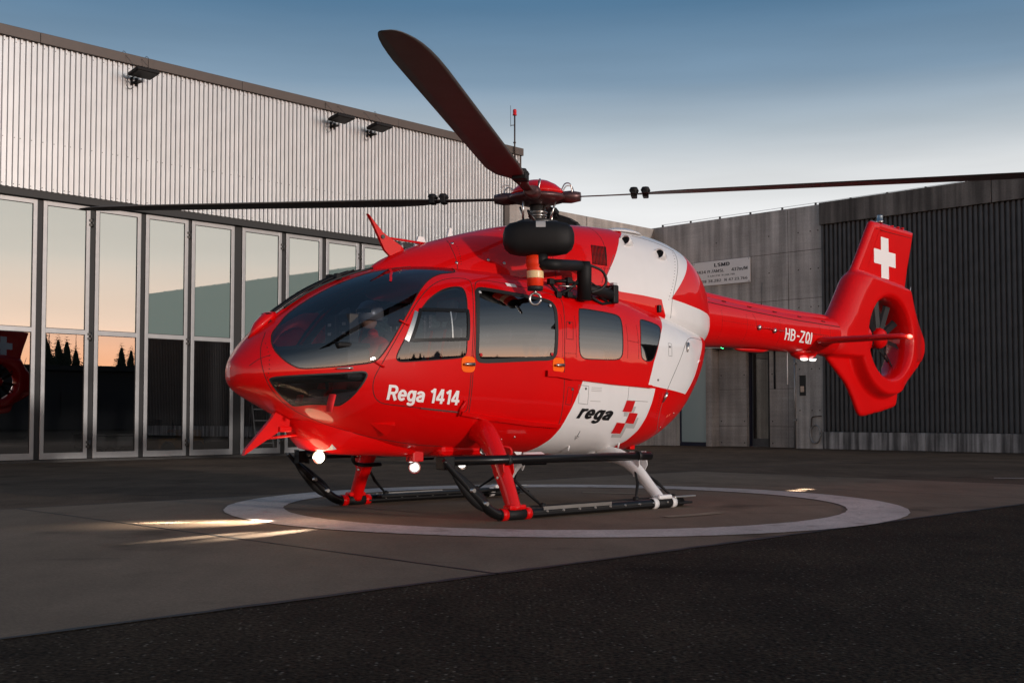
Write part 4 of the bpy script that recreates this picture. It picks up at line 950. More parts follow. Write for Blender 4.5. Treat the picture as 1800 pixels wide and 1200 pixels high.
for k, w in enumerate((.03, .02, .01)): ribbon('ground_symbol', cab, [(.105 + w, .715 - .014 * k), (.105 - w, .715 - .014 * k)], .006, 'black_decal', heli, .002, 1, False)
patch('placard', cab, [(1.06,2.185),(.94,2.178),(.94,2.145),(1.06,2.152)], 'white_decal', heli, .004)

# ------------------------------------------------------------------ cowling
CW = [(-1.06,3.3),(-1.0,2.94),(-.90,2.88),(-.815,2.833),(-.714,2.722),(-.601,2.584),(-.498,2.459),(-.416,2.344),(-.623,2.231),(-.984,2.215),(-1.296,2.192),(-1.321,2.115),(-1.362,2.016),(-1.36,1.7),(-1.47,1.7),(-1.465,2.211),(-1.644,2.372),(-1.816,2.524),(-1.93,2.63),(-2.0,2.70),(-2.02,2.79),(-2.02,3.3)]
CW2 = [(-1.36,1.7),(-1.36,2.02),(-1.465,2.211),(-1.9,2.15),(-2.3,2.10),(-2.42,2.06),(-2.42,1.7)]
CVS, CTR = shell(cow, [('white', resample(CW, .03)), ('white2', resample(CW2, .03))], 84, 44)
for sd_ in (1, -1):
    surf_obj('engine_cowling', cow, CVS, CTR['rest'], 'red_paint', heli, sd_); surf_obj('white_cowling_panel', cow, CVS, np.vstack([CTR['white'], CTR['white2']]), 'white_paint', heli, sd_)
    for P, mt in (([(1.366,2.616),(1.418,2.52),(1.429,2.435),(1.449,2.30)], 'seam_dark'), ([(-1.774,2.80),(-1.749,2.699),(-1.58,2.417),(-1.48,2.217),(-1.447,1.996)], 'seam_grey'), ([(-.50,2.94),(-.52,2.75),(-.44,2.5),(-.36,2.3)], 'seam_dark'), ([(.30,2.80),(.30,2.3)], 'seam_dark'), ([(-1.10,2.90),(-1.5,2.86),(-1.76,2.79)], 'seam_grey'), ([(-.42,2.36),(-.5,2.48),(-.6,2.62)], 'seam_grey')):
        ribbon('panel_seam', cow, chaikin(P, 2, False), .006, mt, heli, .001, sd_, False)
    g = MB()
    for k in range(11):
        x = -.305 - .0205 * k; S, nr = pt(cow, np.array([x + .055, x + .03, x]), np.array([2.49, 2.6, 2.70]), .004, sd_); g.tube(S.tolist(), .0055, 6)
    g.build('vent_grille', 'seam_dark', heli)['kind'] = 'stuff'
    for x, z in ((-.885, 2.80), (-1.39, 2.70)):
        S, nr = pt(cow, np.array([x]), np.array([z]), 0, sd_); nv = Vector(nr[0]); c = Vector(S[0]); ax = (Vector((1, 0, 0)) * .9 + nv * .45).normalized()
        Mx = Matrix.Translation(c - ax * .10 + nv * .01) @ ax.to_track_quat('Z', 'Y').to_matrix().to_4x4(); sc_ = MB().lathe([(.02, -.06), (.058, 0), (.066, .10), (.060, .14), (.052, .14), (.045, .05), (0, .04)], Mx, 20).build('vent_scoop', 'white_paint', heli)
        MB().lathe([(.05, .115), (0, .115)], Mx, 20).build('scoop_mouth', 'header_black', sc_)
    for x, z in ((1.44, 2.37), (1.10, 2.42), (.93, 2.40), (1.36, 2.58), (.66, 2.66)):
        S, nr = pt(cow, np.array([x]), np.array([z]), 0, sd_); MB().lathe([(.016, 0), (.016, .006), (0, .01)], Matrix.Translation(S[0]) @ Vector(nr[0]).to_track_quat('Z', 'Y').to_matrix().to_4x4(), 10).build('fastener', 'steel', heli)
    # drip strip between roof and cowling, louvre at its rear end
    ribbon('roof_strip', cab, [(1.54, 2.335), (1.36, 2.345)], .03, 'white_decal', heli, .01, sd_, False)
    S, _ = pt(cow, np.array([-1.24]), np.array([2.09]), .03, sd_); MB().box((S[0][0] - .015, S[0][1] - .05, S[0][2] - .045), (S[0][0] + .03, S[0][1] + .005, S[0][2] + .035), bev=.01).build('bleed_outlet', 'rubber', heli)
# roof hump behind the mast, exhaust stacks at the rear
MB().lathe([(.0, .11), (.10, .10), (.17, .05), (.2, 0)], Matrix.Translation((-1.12, .18, 2.94)) @ Matrix.Diagonal((1.5, .8, .5, 1)), 20).build('roof_fairing', 'white_paint', heli)
for sd_ in (1, -1):
    ax = Vector((-.97, .16 * sd_, .12)).normalized(); Mx = Matrix.Translation((-2.30, .06 * sd_, 2.44)) @ ax.to_track_quat('Z', 'Y').to_matrix().to_4x4() @ Matrix.Diagonal((1.1, .9, .85, 1))
    MB().lathe([(.12, -.2), (.13, .0), (.125, .16), (.135, .22), (.125, .22), (.11, .1), (.10, -.15)], Mx, 24).build('exhaust_pipe', 'exhaust_metal', heli); MB().lathe([(.108, .06), (0, .06)], Mx, 24).build('exhaust_mouth', 'header_black', heli)
# ------------------------------------------------------------------ tail boom
BVS, BTR = shell(boom, [], 70, 28)
for sd_ in (1, -1):
    surf_obj('tail_boom', boom, BVS, BTR['rest'], 'red_paint', heli, sd_)
    ribbon('panel_seam', boom, [(-2.5,2.27),(-3.5,2.215),(-4.5,2.165),(-5.6,2.13)], .012, 'seam_dark', heli, .002, sd_, False)
    ribbon('panel_seam', boom, [(-3.45,2.19),(-3.50,2.12),(-3.50,2.02),(-5.2,2.0)], .004, 'seam_dark', heli, .001, sd_, False)
    for x, z in ((-3.55, 2.02), (-3.90, 2.0)):
        P, nr = pt(boom, np.array([x]), np.array([z]), .0, sd_); MB().lathe([(.030, 0), (.034, .02), (.02, .035), (0, .036)], Matrix.Translation(P[0]) @ Vector(nr[0]).to_track_quat('Z', 'Y').to_matrix().to_4x4(), 14).build('static_port', 'steel', heli)
    P, _ = pt(boom, np.array([-3.55, -3.75, -3.95, -4.1]), np.array([2.02, 2.02, 2.005, 2.0]), .02, sd_); MB().tube(P.tolist(), .008, 6).build('boom_tube', 'red_paint', heli)
    for k in range(5):
        x = -2.9 - .55 * k; P, _ = pt(boom, np.array([x, x - .08]), np.array([2.31 - .03 * k, 2.305 - .03 * k]), .004, sd_); MB().tube(P.tolist(), .006, 6).build('cover_latch', 'seam_dark', heli)
marking('HB-ZQI', boom, -4.165, -4.80, 1.900, 1.868, .150, 'white_decal', heli, .135)
# drive shaft cover along the spine
sp = []
for k in range(24):
    x = -2.3 - 3.25 * k / 23; zt = float(boom.par(np.array(x))[1]); sp.append((x, zt))
m = MB(); prof = [(-.17, -.05), (-.16, .0), (-.12, .04), (-.05, .062), (.05, .062), (.12, .04), (.16, 0), (.17, -.05)]; K = len(prof); vs = []
for i, (x, z) in enumerate(sp):
    f = 1 - .35 * i / 23
    if i >= 22: f *= (.75 if i == 22 else .25)
    vs += [(x, a * f, z + b * f - .012) for a, b in prof]
m.add(vs, [(i * K + j, i * K + j + 1, (i + 1) * K + j + 1, (i + 1) * K + j) for i in range(23) for j in range(K - 1)], True); m.build('shaft_cover', 'red_paint', heli)

for sd_ in (1, -1):     # rivet rows on boom and cowling
    rv = MB()
    def rivets(loft, a, b, nn):
        for k in range(nn):
            f = k / (nn - 1); P, nr = pt(loft, np.array([a[0] + (b[0] - a[0]) * f]), np.array([a[1] + (b[1] - a[1]) * f]), 0., sd_)
            rv.lathe([(.0055, -.001), (.0045, .002), (0, .003)], Matrix.Translation(P[0]) @ Vector(nr[0]).to_track_quat('Z', 'Y').to_matrix().to_4x4(), 6)
    for x in (-2.75, -3.3, -4.05, -5.0, -5.25): rivets(boom, (x, 2.18 - (-2.75 - x) * .03), (x, 1.84), 13)
    rivets(boom, (-2.75, 2.06), (-5.2, 1.99), 60)
    rivets(cow, (1.33, 2.60), (1.40, 2.36), 10); rivets(cow, (.33, 2.82), (.33, 2.36), 16); rivets(cow, (-.28, 2.46), (-.50, 2.46), 8)
    rivets(cow, (-1.72, 2.76), (-1.42, 2.20), 16); rivets(cab, (1.50, .90), (.55, .80), 34); rivets(cab, (-1.0, 1.14), (-1.02, .92), 9)
    rivets(cab, (3.40, 1.53), (3.43, 1.24), 9)
    rv.build('rivet', 'seam_dark', heli)['kind'] = 'stuff'

# ------------------------------------------------------------------ fin with shrouded tail rotor
FC = (-6.82, 2.045); HR = .585
fin_pts = [(-6.63,3.735),(-6.60,3.70),(-6.35,3.32),(-6.10,2.96),(-6.00,2.89),(-5.85,2.68),(-5.66,2.42),(-5.45,2.24),(-5.38,2.10),(-5.36,1.90),(-5.44,1.71),(-5.67,1.555),(-5.85,1.43),(-5.97,1.33),(-6.12,1.13),(-6.22,.975),(-6.27,.925),(-6.36,.912),(-6.80,.975),(-7.18,1.04),(-7.25,1.065),(-7.28,1.11),(-7.34,1.33),(-7.62,1.46),(-7.90,1.62),(-8.08,1.79),(-8.14,1.90),(-8.14,2.06),(-8.05,2.20),(-7.76,2.50),(-7.60,2.75),(-7.575,2.90),(-7.84,3.67),(-7.83,3.69),(-7.80,3.70),(-6.71,3.75)]
FO = resample(chaikin(fin_pts, 1), .03)
HO = [(FC[0] + HR * math.cos(t), FC[1] + HR * math.sin(t)) for t in [2 * math.pi * k / 96 for k in range(96)]]
gx = []; fa = np.array(FO)
X, Z = np.meshgrid(np.arange(-8.14, -5.36, .022), np.arange(.92, 3.75, .022)); X = X.ravel() + .003; Z = Z.ravel()
k = inside(FO, X, Z) & (np.hypot(X - FC[0], Z - FC[1]) > HR + .02); X = X[k]; Z = Z[k]
for rr in (.61, .63, .66, .70):
    for t in range(96): gx.append((FC[0] + rr * math.cos(2 * math.pi * t / 96), FC[1] + rr * math.sin(2 * math.pi * t / 96)))
def segdist(P, poly):
    A = np.array(poly); B = np.roll(A, -1, 0); d = B - A; L = (d ** 2).sum(1); best = np.full(len(P), 1e9)
    for a, dd, l in zip(A, d, L):
        t = np.clip(((P - a) @ dd) / (l + 1e-12), 0, 1); q = a + t[:, None] * dd; best = np.minimum(best, np.hypot(*(P - q).T))
    return best
G = np.array(list(zip(X, Z)) + gx); dg = segdist(G, FO); G = G[(dg > .012) & inside(FO, G[:, 0], G[:, 1])]
co = [Vector(p) for p in FO] + [Vector(p) for p in HO] + [Vector(p) for p in G.tolist()]
nf, nh = len(FO), len(HO); ed = [(i, (i + 1) % nf) for i in range(nf)] + [(nf + i, nf + (i + 1) % nh) for i in range(nh)]
rr = delaunay_2d_cdt(co, ed, [], 0, 1e-6); fv = np.array([tuple(v) for v in rr[0]]); ft = np.array([list(f) for f in rr[2]])
cx, cz = fv[ft, 0].mean(1), fv[ft, 1].mean(1); k = inside(FO, cx, cz) & (np.hypot(cx - FC[0], cz - FC[1]) > HR * .999); ft = ft[k]
def sstep(a, b, x): t = np.clip((x - a) / (b - a), 0, 1); return t * t * (3 - 2 * t)
def thick(P):
    x, z = P[:, 0], P[:, 1]; d = segdist(P, FO); r = np.hypot(x - FC[0], z - FC[1])
    ledge = 2.965 + (x + 6.17) * .115                    # slanting shoulder where the fin leaves the shroud
    up = sstep(.03, -.07, z - ledge)                    # 1 on the shroud, 0 on the fin above it
    low = sstep(.885, .80, r + np.where(z < 1.75, 0, -1.0))
    T = .040 + .185 * up * np.where(z < 1.75, low, 1)
    T = T * (1 - .80 * sstep(.60, 1.28, np.where(x < FC[0], -(x - FC[0]), 0)) * (z < 2.9))      # tapers to the trailing edge
    T = np.maximum(T, .03)
    lead = np.where(x > -6.7 + (3.7 - z) * .6 - .17, 1, 0) * (z > 2.95); T = np.where(lead > 0, np.maximum(T, .062), T)
    Rr = np.clip(T * 1.5, .05, .3); e = np.clip(d / Rr, 0, 1); h = T * np.sqrt(np.clip(1 - (1 - e) ** 2, 0, 1))
    lip = np.clip((r - HR) / .07, 0, 1); return h * (.80 + .20 * np.sqrt(np.clip(1 - (1 - lip) ** 2, 0, 1)))
H = thick(fv); on_edge = segdist(fv, FO) < 1e-4; H[on_edge] = 0
fv3 = [(a, h, b) for (a, b), h in zip(fv, H)]; n0 = len(fv3); fs3 = []
vv = fv3 + [(a, -h, b) for (a, b), h in zip(fv, H)]
for t in ft: fs3.append((t[0], t[2], t[1])); fs3.append((n0 + t[0], n0 + t[1], n0 + t[2]))
shr = MB().add(vv, fs3, True).build('tail_fin', 'red_paint', heli)
# duct
du = MB(); prof = []; hh = float(thick(np.array([[FC[0] + HR * .0, FC[1] + HR]]))[0])
n = 96; vs = []
rim = thick(np.array([(FC[0] + HR * math.cos(2 * math.pi * k / n), FC[1] + HR * math.sin(2 * math.pi * k / n)) for k in range(n)]))
for s_ in (1.0, .86, .5, 0, -.5, -.86, -1.0):
    for k in range(n):
        t = 2 * math.pi * k / n; r_ = HR - .045 * (1 - abs(s_) ** 2.2); vs.append((FC[0] + r_ * math.cos(t), rim[k] * s_, FC[1] + r_ * math.sin(t)))
du.add(vs, [(i * n + k, i * n + (k + 1) % n, (i + 1) * n + (k + 1) % n, (i + 1) * n + k) for i in range(6) for k in range(n)], True); du.build('fan_duct', 'red_paint', heli)
fan = MB().lathe([(0, .12), (.06, .115), (.12, .09), (.15, .04), (.155, -.06), (.12, -.1), (0, -.1)], Matrix.Translation((FC[0], .0, FC[1])) @ Matrix.Rotation(R(-90), 4, 'X'), 28).build('tail_rotor_hub', 'red_paint', heli)
for k, a in enumerate([8, 42, 82, 118, 152, 190, 226, 262, 296, 330]):     # unevenly spaced blades
    a = R(a); d = Vector((math.cos(a), 0, math.sin(a))); p = Vector((-math.sin(a), 0, math.cos(a))); yv = Vector((0, 1, 0)); ch = (p * .8 + yv * .6).normalized(); nn = d.cross(ch); m = MB(); C0 = Vector((FC[0], .0, FC[1])); vs = []
    for r_, w in ((.13, .035), (.2, .05), (.55, .055)):
        for q, h in ((-1, 0), (-.3, .009), (1, 0), (-.3, -.009)): vs.append(C0 + d * r_ + ch * w * q + nn * h)
    m.add(vs, [(i * 4 + j, i * 4 + (j + 1) % 4, i * 4 + 4 + (j + 1) % 4, i * 4 + 4 + j) for i in range(2) for j in range(4)] + [(8, 9, 10, 11)]); m.build('tail_rotor_blade', 'fan_grey', fan)
for a in (0, 95, 140, 215, 265, 320):
    a = R(a); d = Vector((math.cos(a), 0, math.sin(a))); C0 = Vector((FC[0], -.11, FC[1])); MB().tube([C0 + d * .1, C0 + d * .575], .022, 8, flat=(.5, 1)).build('stator_vane', 'black_matte', fan)
# fin panel, cross, tip light
def on_fin(x, z, off=.003): return [(a, float(h) + off, b) for (a, b), h in zip(zip(x, z), thick(np.array(list(zip(x, z)))))]
cr = [(-6.86,3.515),(-7.065,3.505),(-7.06,3.325),(-7.285,3.305),(-7.28,3.12),(-7.06,3.135),(-7.06,2.925),(-6.875,2.935),(-6.875,3.15),(-6.655,3.165),(-6.655,3.345),(-6.865,3.335)]
cc = (-6.97, 3.22); a_ = .105; b_ = .30; tl = .035
CR = [(cc[0] - s * u, cc[1] + v + s * u * -tl) for s, u, v in [(1, -a_, b_), (1, a_, b_), (1, a_, a_), (1, b_, a_), (1, b_, -a_), (1, a_, -a_), (1, a_, -b_), (1, -a_, -b_), (1, -a_, -a_), (1, -b_, -a_), (1, -b_, a_), (1, -a_, a_)]]
cross = []
for rect in (((-a_, -b_), (a_, b_)), ((-b_, -a_), (-a_, a_)), ((a_, -a_), (b_, a_))):
    (u0, v0), (u1, v1) = rect; cross.append([(u0, v0), (u1, v0), (u1, v1), (u0, v1)])
for sd_ in (1, -1):
    m = MB()
    for q in cross:
        N_ = 5; g = []
        for i in range(N_ + 1):
            for j in range(N_ + 1):
                u = q[0][0] + (q[1][0] - q[0][0]) * i / N_; v = q[0][1] + (q[3][1] - q[0][1]) * j / N_; x = cc[0] - u; z = cc[1] + v - u * .06 * sd_ * 0 - u * .05
                p = on_fin([x], [z], .004)[0]; g.append((p[0], p[1] * sd_, p[2]))
        m.add(g, [(i * (N_ + 1) + j, (i + 1) * (N_ + 1) + j, (i + 1) * (N_ + 1) + j + 1, i * (N_ + 1) + j + 1) for i in range(N_) for j in range(N_)])
    m.build('cross_emblem', 'white_decal', shr)
    ln = [(-6.70,3.625),(-7.0,3.612),(-7.4,3.60),(-7.77,3.59)]; P = on_fin([p[0] for p in ln], [p[1] for p in ln], .002); MB().tube([(a, b * sd_, c) for a, b, c in P], .004, 6).build('panel_seam', 'seam_dark', shr)
MB().lathe([(.05, 0), (.05, .03), (.042, .035), (.042, .10), (.038, .115), (0, .12)], Matrix.Translation((-6.92, 0, 3.735)), 16).build('strobe_light', 'steel', shr)
for x in (-7.25, -7.42, -7.55): MB().lathe([(.03, 0), (.03, .02), (0, .03)], Matrix.Translation((x, 0, 3.71)), 12).build('tip_cap', 'red_paint', shr)
MB().tube([(-7.70, 0, 2.62), (-7.78, 0, 2.86)], [.010, .006], 6).build('static_wick', 'label_grey', shr)
# horizontal stabiliser, both halves with a lamp at the tip
for sd_ in (1, -1):
    m = MB(); vs = []; C_ = [(0.20, 0), (.17, .028), (.08, .042), (-.06, .034), (-.20, .004), (-.06, -.026), (.08, -.036), (.17, -.024)]
    for y, x, f in ((.05, -5.12, 1.15), (.20, -5.12, 1.1), (.8, -5.10, .98), (1.38, -5.08, .85), (1.44, -5.08, .5)): vs += [(x + a * f, y * sd_, 1.92 + b * f * 1.1) for a, b in C_]
    m.add(vs, [(i * 8 + j, i * 8 + (j + 1) % 8, i * 8 + 8 + (j + 1) % 8, i * 8 + 8 + j) for i in range(4) for j in range(8)], True); m.add(vs[32:], [tuple(range(8))]); st = m.build('stabiliser', 'red_paint', heli)
    MB().lathe([(.10, 0), (.10, .05), (.075, .07)], Matrix.Translation((-5.12, .19 * sd_, 1.925)) @ Matrix.Rotation(R(-90 * sd_), 4, 'X') @ Matrix.Diagonal((1.6, .6, 1, 1)), 20).build('root_collar', 'red_paint', st)
    MB().lathe([(.0, -.05), (.02, -.045), (.028, 0), (.02, .045), (0, .06)], Matrix.Translation((-5.08, 1.45 * sd_, 1.92)) @ Matrix.Rotation(R(90), 4, 'Y'), 12).build('navigation_light', 'lamp_red' if sd_ > 0 else 'lamp_green', st)
# aerials and the belly beacon of the boom
MB().tube([(-3.84, .1, 2.2), (-3.86, .1, 2.62)], [.008, .003], 6).build('whip_antenna', 'dark_metal', heli)
MB().tube([(-4.26, 0, 1.78), (-4.26, 0, 1.27)], .018, 6, flat=(1, .3)).build('blade_antenna', 'black_matte', heli); MB().tube([(-4.54, 0, 1.78), (-4.54, 0, 1.34)], .012, 6, flat=(1, .4)).build('blade_antenna', 'label_grey', heli)
e = MB().lathe([(0, -.115), (.10, -.10), (.20, -.06), (.24, 0), (.2, .03)], Matrix.Translation((-4.92, 0, 1.78)) @ Matrix.Diagonal((1.15, .6, 1, 1)), 24).build('beacon_housing', 'red_paint', heli)
for x in (-4.83, -5.03): MB().lathe([(0, -.03), (.04, -.025), (.055, 0)], Matrix.Translation((x, .07, 1.685)) @ Matrix.Diagonal((1.2, .8, 1, 1)), 14).build('beacon_lens', 'lamp_soft', e)
MB().lathe([(0, -.04), (.08, -.03), (.12, 0)], Matrix.Translation((-3.75, 0, 1.765)) @ Matrix.Diagonal((3, .8, 1, 1)), 18).build('belly_blister', 'red_paint', heli)

# ------------------------------------------------------------------ landing gear
lg = heli
for sd_ in (1, -1):
    y = 1.225 * sd_
    sk = MB(); path = [(2.27, y, .545), (2.14, y, .42), (1.95, y, .25), (1.76, y, .105), (1.66, y, .060), (1.55, y, .052), (1.2, y, .052), (0, y, .052), (-.85, y, .052)]
    P_ = catmull(path, 5); sk.tube(P_, [.020 + .026 * min(1, k / 14) for k in range(len(P_))], 14); skid = sk.build('skid_tube', 'black_gloss', lg)
    ws = MB(); P = catmull([(2.16, y, .44), (1.95, y, .25), (1.80, y, .135)], 6)
    for d_ in (0,): ws.tube(P, [.026 + .04 * math.sin(math.pi * min(1, k / (len(P) - 1) * .85)) for k in range(len(P))], 10, flat=(.45, 1.15))
    ws.build('skid_shoe', 'black_matte', skid)
    for x, z in ((1.99, .285), (1.84, .165)):
        MB().lathe([(.018, -.075), (.018, .075)], Matrix.Translation((x, y, z)) @ Matrix.Rotation(R(90), 4, 'X'), 10).build('shoe_bolt', 'steel', skid)
    MB().box((-.98, y - .10, .03), (1.32, y + .06 if sd_ < 0 else y + .05, .052), bev=.008).build('snow_shoe', 'black_matte', skid)
    MB().box((-.62, y - .14 * sd_ - .05, .07), (1.25, y - .14 * sd_ + .05, .10), bev=.01).build('ski_plate', 'black_matte', skid)
    MB().box((.25, y + sd_ * .052 - .004, .075), (1.15, y + sd_ * .052 + .004, .105)).build('edge_strip', 'steel', skid); MB().box((-1.03, y + sd_ * .03 - .02, .095), (-.70, y + sd_ * .03 + .02, .112), bev=.004).build('tail_plate', 'steel', skid)
    for x in [1.1 - .21 * k for k in range(9)]: MB().lathe([(.010, -.058), (.010, .058)], Matrix.Translation((x, y, .062)) @ Matrix.Rotation(R(90), 4, 'X'), 8).build('rivet_head', 'steel', skid)
    # legs: front red, rear white
    for nm, mt, P, rs, xs in (('front_leg', 'red_paint', [(1.43, .60 * sd_, .82), (1.44, .80 * sd_, .76), (1.45, .98 * sd_, .56), (1.455, 1.12 * sd_, .30), (1.455, y, .07)], [.125, .12, .095, .078, .072], 1.455),
                             ('rear_leg', 'white_paint', [(-.52, .40 * sd_, .53), (-.52, .68 * sd_, .50), (-.53, .90 * sd_, .38), (-.55, 1.08 * sd_, .20), (-.56, y, .06)], [.085, .08, .066, .058, .055], -.56)):
        lg_ = MB().tube(catmull(P, 6), [rs[min(4, i // 6)] + (rs[min(4, i // 6 + 1)] - rs[min(4, i // 6)]) * (i % 6) / 6 for i in range(25)], 16, flat=(.85, 1)).build(nm, mt, lg)
        MB().tube([(xs + .19, y, .052), (xs - .19, y, .052)], .052, 14).build('skid_saddle', 'black_matte' if nm == 'rear_leg' else 'black_matte', lg_)
        for q in (.14, -.14): MB().tube([(xs + q + .035, y, .052), (xs + q - .03, y, .052)], .056, 14).build('saddle_clamp', mt, lg_)
        MB().box((xs - .10, y - .05, .09), (xs + .10, y + .05, .135), bev=.015).build('saddle_plate', mt, lg_)
        # brace struts from leg to skid
        zz = .40; yy = (1.075 if nm == 'front_leg' else .90) * sd_
        for d_ in ((-.42,) if nm == 'front_leg' else (.42, -.22)):
            MB().tube([(xs + d_ * .12, yy, zz - (.0 if nm == 'front_leg' else .03)), (xs + d_ * .45, (yy + y) / 2, .25), (xs + d_ * .88, y - .03 * sd_, .10)], [.010, .017, .010], 8).build('brace', 'black_matte', lg_); MB().lathe([(.03, 0), (.03, .05), (0, .06)], Matrix.Translation((xs + d_ * .88, y - .03 * sd_, .075)), 10).build('brace_foot', 'black_matte', lg_)
        br = MB()
        for q in (-.06, .06): br.prism([(-.055, .16), (.055, .16), (.075, .02), (.0, -.10), (-.075, .02)], lambda a, b, q=q: (xs + q - .004 + 0 * a, yy + a, zz + b), lambda a, b, q=q: (xs + q + .004, yy + a, zz + b))
        br.build('step_bracket', mt, lg_)
        for a, b in ((.03, .11), (-.03, .11), (.0, -.03)): MB().lathe([(.012, -.075), (.012, .075)], Matrix.Translation((xs, yy + a, zz + b)) @ Matrix.Rotation(R(90), 4, 'Y'), 8).build('bracket_bolt', 'steel', lg_)
    # long round boarding step
    stp = MB().tube([(2.14, 1.13 * sd_, .535), (1.2, 1.13 * sd_, .53), (-.48, 1.13 * sd_, .52)], .042, 14).build('boarding_step', 'black_gloss', lg)
    MB().box((2.10, 1.085 * sd_ - .03, .46), (2.22, 1.085 * sd_ + .09 * sd_, .575), bev=.012).build('step_end', 'black_matte', stp)
    for x in (1.455, -.30): MB().tube([(x + .02, 1.13 * sd_, .527), (x - .02, 1.13 * sd_, .527)], .048, 14).build('step_clamp', 'rubber', stp)
    MB().tube([(1.0, .80 * sd_, .54), (1.0, .84 * sd_, .47), (.72, .86 * sd_, .47), (.72, .80 * sd_, .54)], .014, 8).build('tie_down', 'black_matte', lg)
MB().tube([(1.43, -.62, .80), (1.43, -.3, .62), (1.43, .3, .62), (1.43, .62, .80)], .075, 12).build('front_cross_tube', 'red_paint', lg); MB().tube([(-.52, -.42, .53), (-.52, .42, .53)], .07, 12).build('rear_cross_tube', 'white_paint', lg)
MB().box((1.15, -.52, .545), (1.72, .52, .66), bev=.05).build('gear_fairing', 'red_paint', lg)
# under-nose fairing with the landing lamps
m = MB(); secs = [(3.02, .86, .94, .06), (2.95, .73, .90, .20), (2.80, .62, .84, .30), (2.60, .575, .78, .36), (2.30, .56, .72, .40), (1.95, .54, .66, .40), (1.60, .53, .62, .30)]; vs = []
for x, zb_, zt_, w in secs:
    for a, b in ((-1, 1), (-.92, .35), (-.65, .05), (0, 0), (.65, .05), (.92, .35), (1, 1)): vs.append((x, w * a, zb_ + (zt_ - zb_) * b))
m.add(vs, [(i * 7 + j, i * 7 + j + 1, i * 7 + 8 + j, i * 7 + 7 + j) for i in range(6) for j in range(6)], True); m.add(vs[:7], [tuple(range(7))]); m.build('belly_fairing', 'red_paint', heli)
def lamp(pos, r, mat, d, nm='landing_light', body='black_matte'):
    Mx = Matrix.Translation(pos) @ Vector(d).normalized().to_track_quat('Z', 'Y').to_matrix().to_4x4()
    b = MB().lathe([(r * .4, -r * 1.3), (r * .9, -r * .8), (r * 1.08, 0), (r * 1.08, r * .15), (r, r * .15)], Mx, 20, cap=False).build(nm, body, heli); MB().lathe([(r * .98, r * .12), (r * .70, -r * .15), (r * .60, -r * .2)], Mx, 20, cap=False).build('reflector', 'steel', b); MB().lathe([(r * .72, -r * .14), (r * .5, r * .02), (0, r * .1)], Mx, 20, cap=False).build('lens', mat, b); return b
lamp((2.74, .05, .555), .058, 'lamp_white', (.80, .55, .06)); 
q = MB(); q.add([(2.82,.17,.71),(2.77,.28,.71),(2.73,.27,.625),(2.78,.18,.615),(2.72,.14,.70),(2.70,.26,.70),(2.68,.25,.63),(2.70,.16,.63)], [(0,1,2,3),(4,7,6,5),(0,4,5,1),(1,5,6,2),(2,6,7,3),(3,7,4,0)]); q.build('sensor_window', 'label_grey', heli)
lamp((1.86, .30, .445), .052, 'lamp_soft', (.55, .80, -.05), 'search_light', 'red_paint'); MB().box((1.80, .24, .50), (1.92, .36, .62), bev=.01).build('light_bracket', 'red_decal', heli); lamp((1.90, .30, .515), .035, 'lamp_soft', (.5, .8, -.3), 'search_light')
lamp((1.42, .46, .455), .045, 'lamp_soft', (.4, .7, -.6), 'search_light'); lamp((1.36, .70, .60), .04, 'steel', (.6, .75, -.2), 'search_light')
MB().tube(catmull([(1.22, .78, .64), (1.16, .84, .62), (1.16, .84, .55), (1.25, .8, .54)], 5), .014, 8).build('hook_eye', 'red_paint', heli)
MB().add([(.90,.74,.575),(.66,.74,.575),(.62,.82,.525),(.86,.82,.53),(.90,.74,.555),(.66,.74,.555),(.62,.81,.508),(.86,.81,.513)], [(0,1,2,3),(4,7,6,5),(0,4,5,1),(1,5,6,2),(2,6,7,3),(3,7,4,0)]).build('foot_plate', 'white_paint', heli); MB().prism([(1.05, .585), (.95, .58), (.98, .52)], lambda a, b: (a, .76, b), lambda a, b: (a, .775, b)).build('blade_antenna', 'white_paint', heli)
MB().box((-1.06, .30, .56), (-.98, .42, .64), bev=.01).build('tail_bumper', 'red_paint', heli)
# hand-shaped step hook by the far front leg
MB().tube(catmull([(1.95, -.55, .58), (1.95, -.55, .48), (1.80, -.62, .44), (1.55, -.66, .44)], 5), .025, 8, flat=(1, .7)).build('step_hook', 'black_matte', heli)

# wire cutters, pitot, aerials on nose and roof
def blade(name, poly, y0, t, mat='red_paint'): return MB().prism(poly, lambda a, b: (a, y0 - t, b), lambda a, b: (a, y0 + t, b)).build(name, mat, heli)
wc = blade('lower_wire_cutter', [(3.20,.90),(3.16,.97),(3.02,.90),(3.03,.80),(3.12,.79),(3.47,.585),(3.455,.63)], .0, .022); MB().tube([(3.30,.0,.72),(2.90,.03,.76)], .012, 8).build('brace', 'red_paint', wc); MB().box((3.02,-.05,.78), (3.14,.05,.83), bev=.01).build('bracket', 'red_paint', wc)
wc = blade('upper_wire_cutter', [(2.20,2.80),(2.185,2.795),(2.00,2.475),(1.94,2.43),(1.76,2.48),(1.80,2.53),(1.94,2.60),(2.02,2.64)], 0, .016); MB().tube([(2.02, 0, 2.60), (1.50, 0, 2.59)], .012, 8).build('brace', 'red_paint', wc); MB().lathe([(.02, -.03), (.02, .03)], Matrix.Translation((2.03, 0, 2.60)) @ Matrix.Rotation(R(90), 4, 'X'), 10).build('bolt', 'dark_metal', wc)
MB().tube([(1.70, -.12, 2.48), (1.70, -.12, 2.62), (1.69, -.12, 2.90)], [.016, .010, .006], 8).build('whip_antenna', 'label_grey', heli)
blade('shark_fin_antenna', [(1.62,2.53),(1.56,2.66),(1.49,2.66),(1.46,2.58)], -.05, .012, 'white_decal'); blade('shark_fin_antenna', [(1.00,2.72),(.97,2.83),(.94,2.84),(.92,2.74)], -.30, .012, 'white_decal')
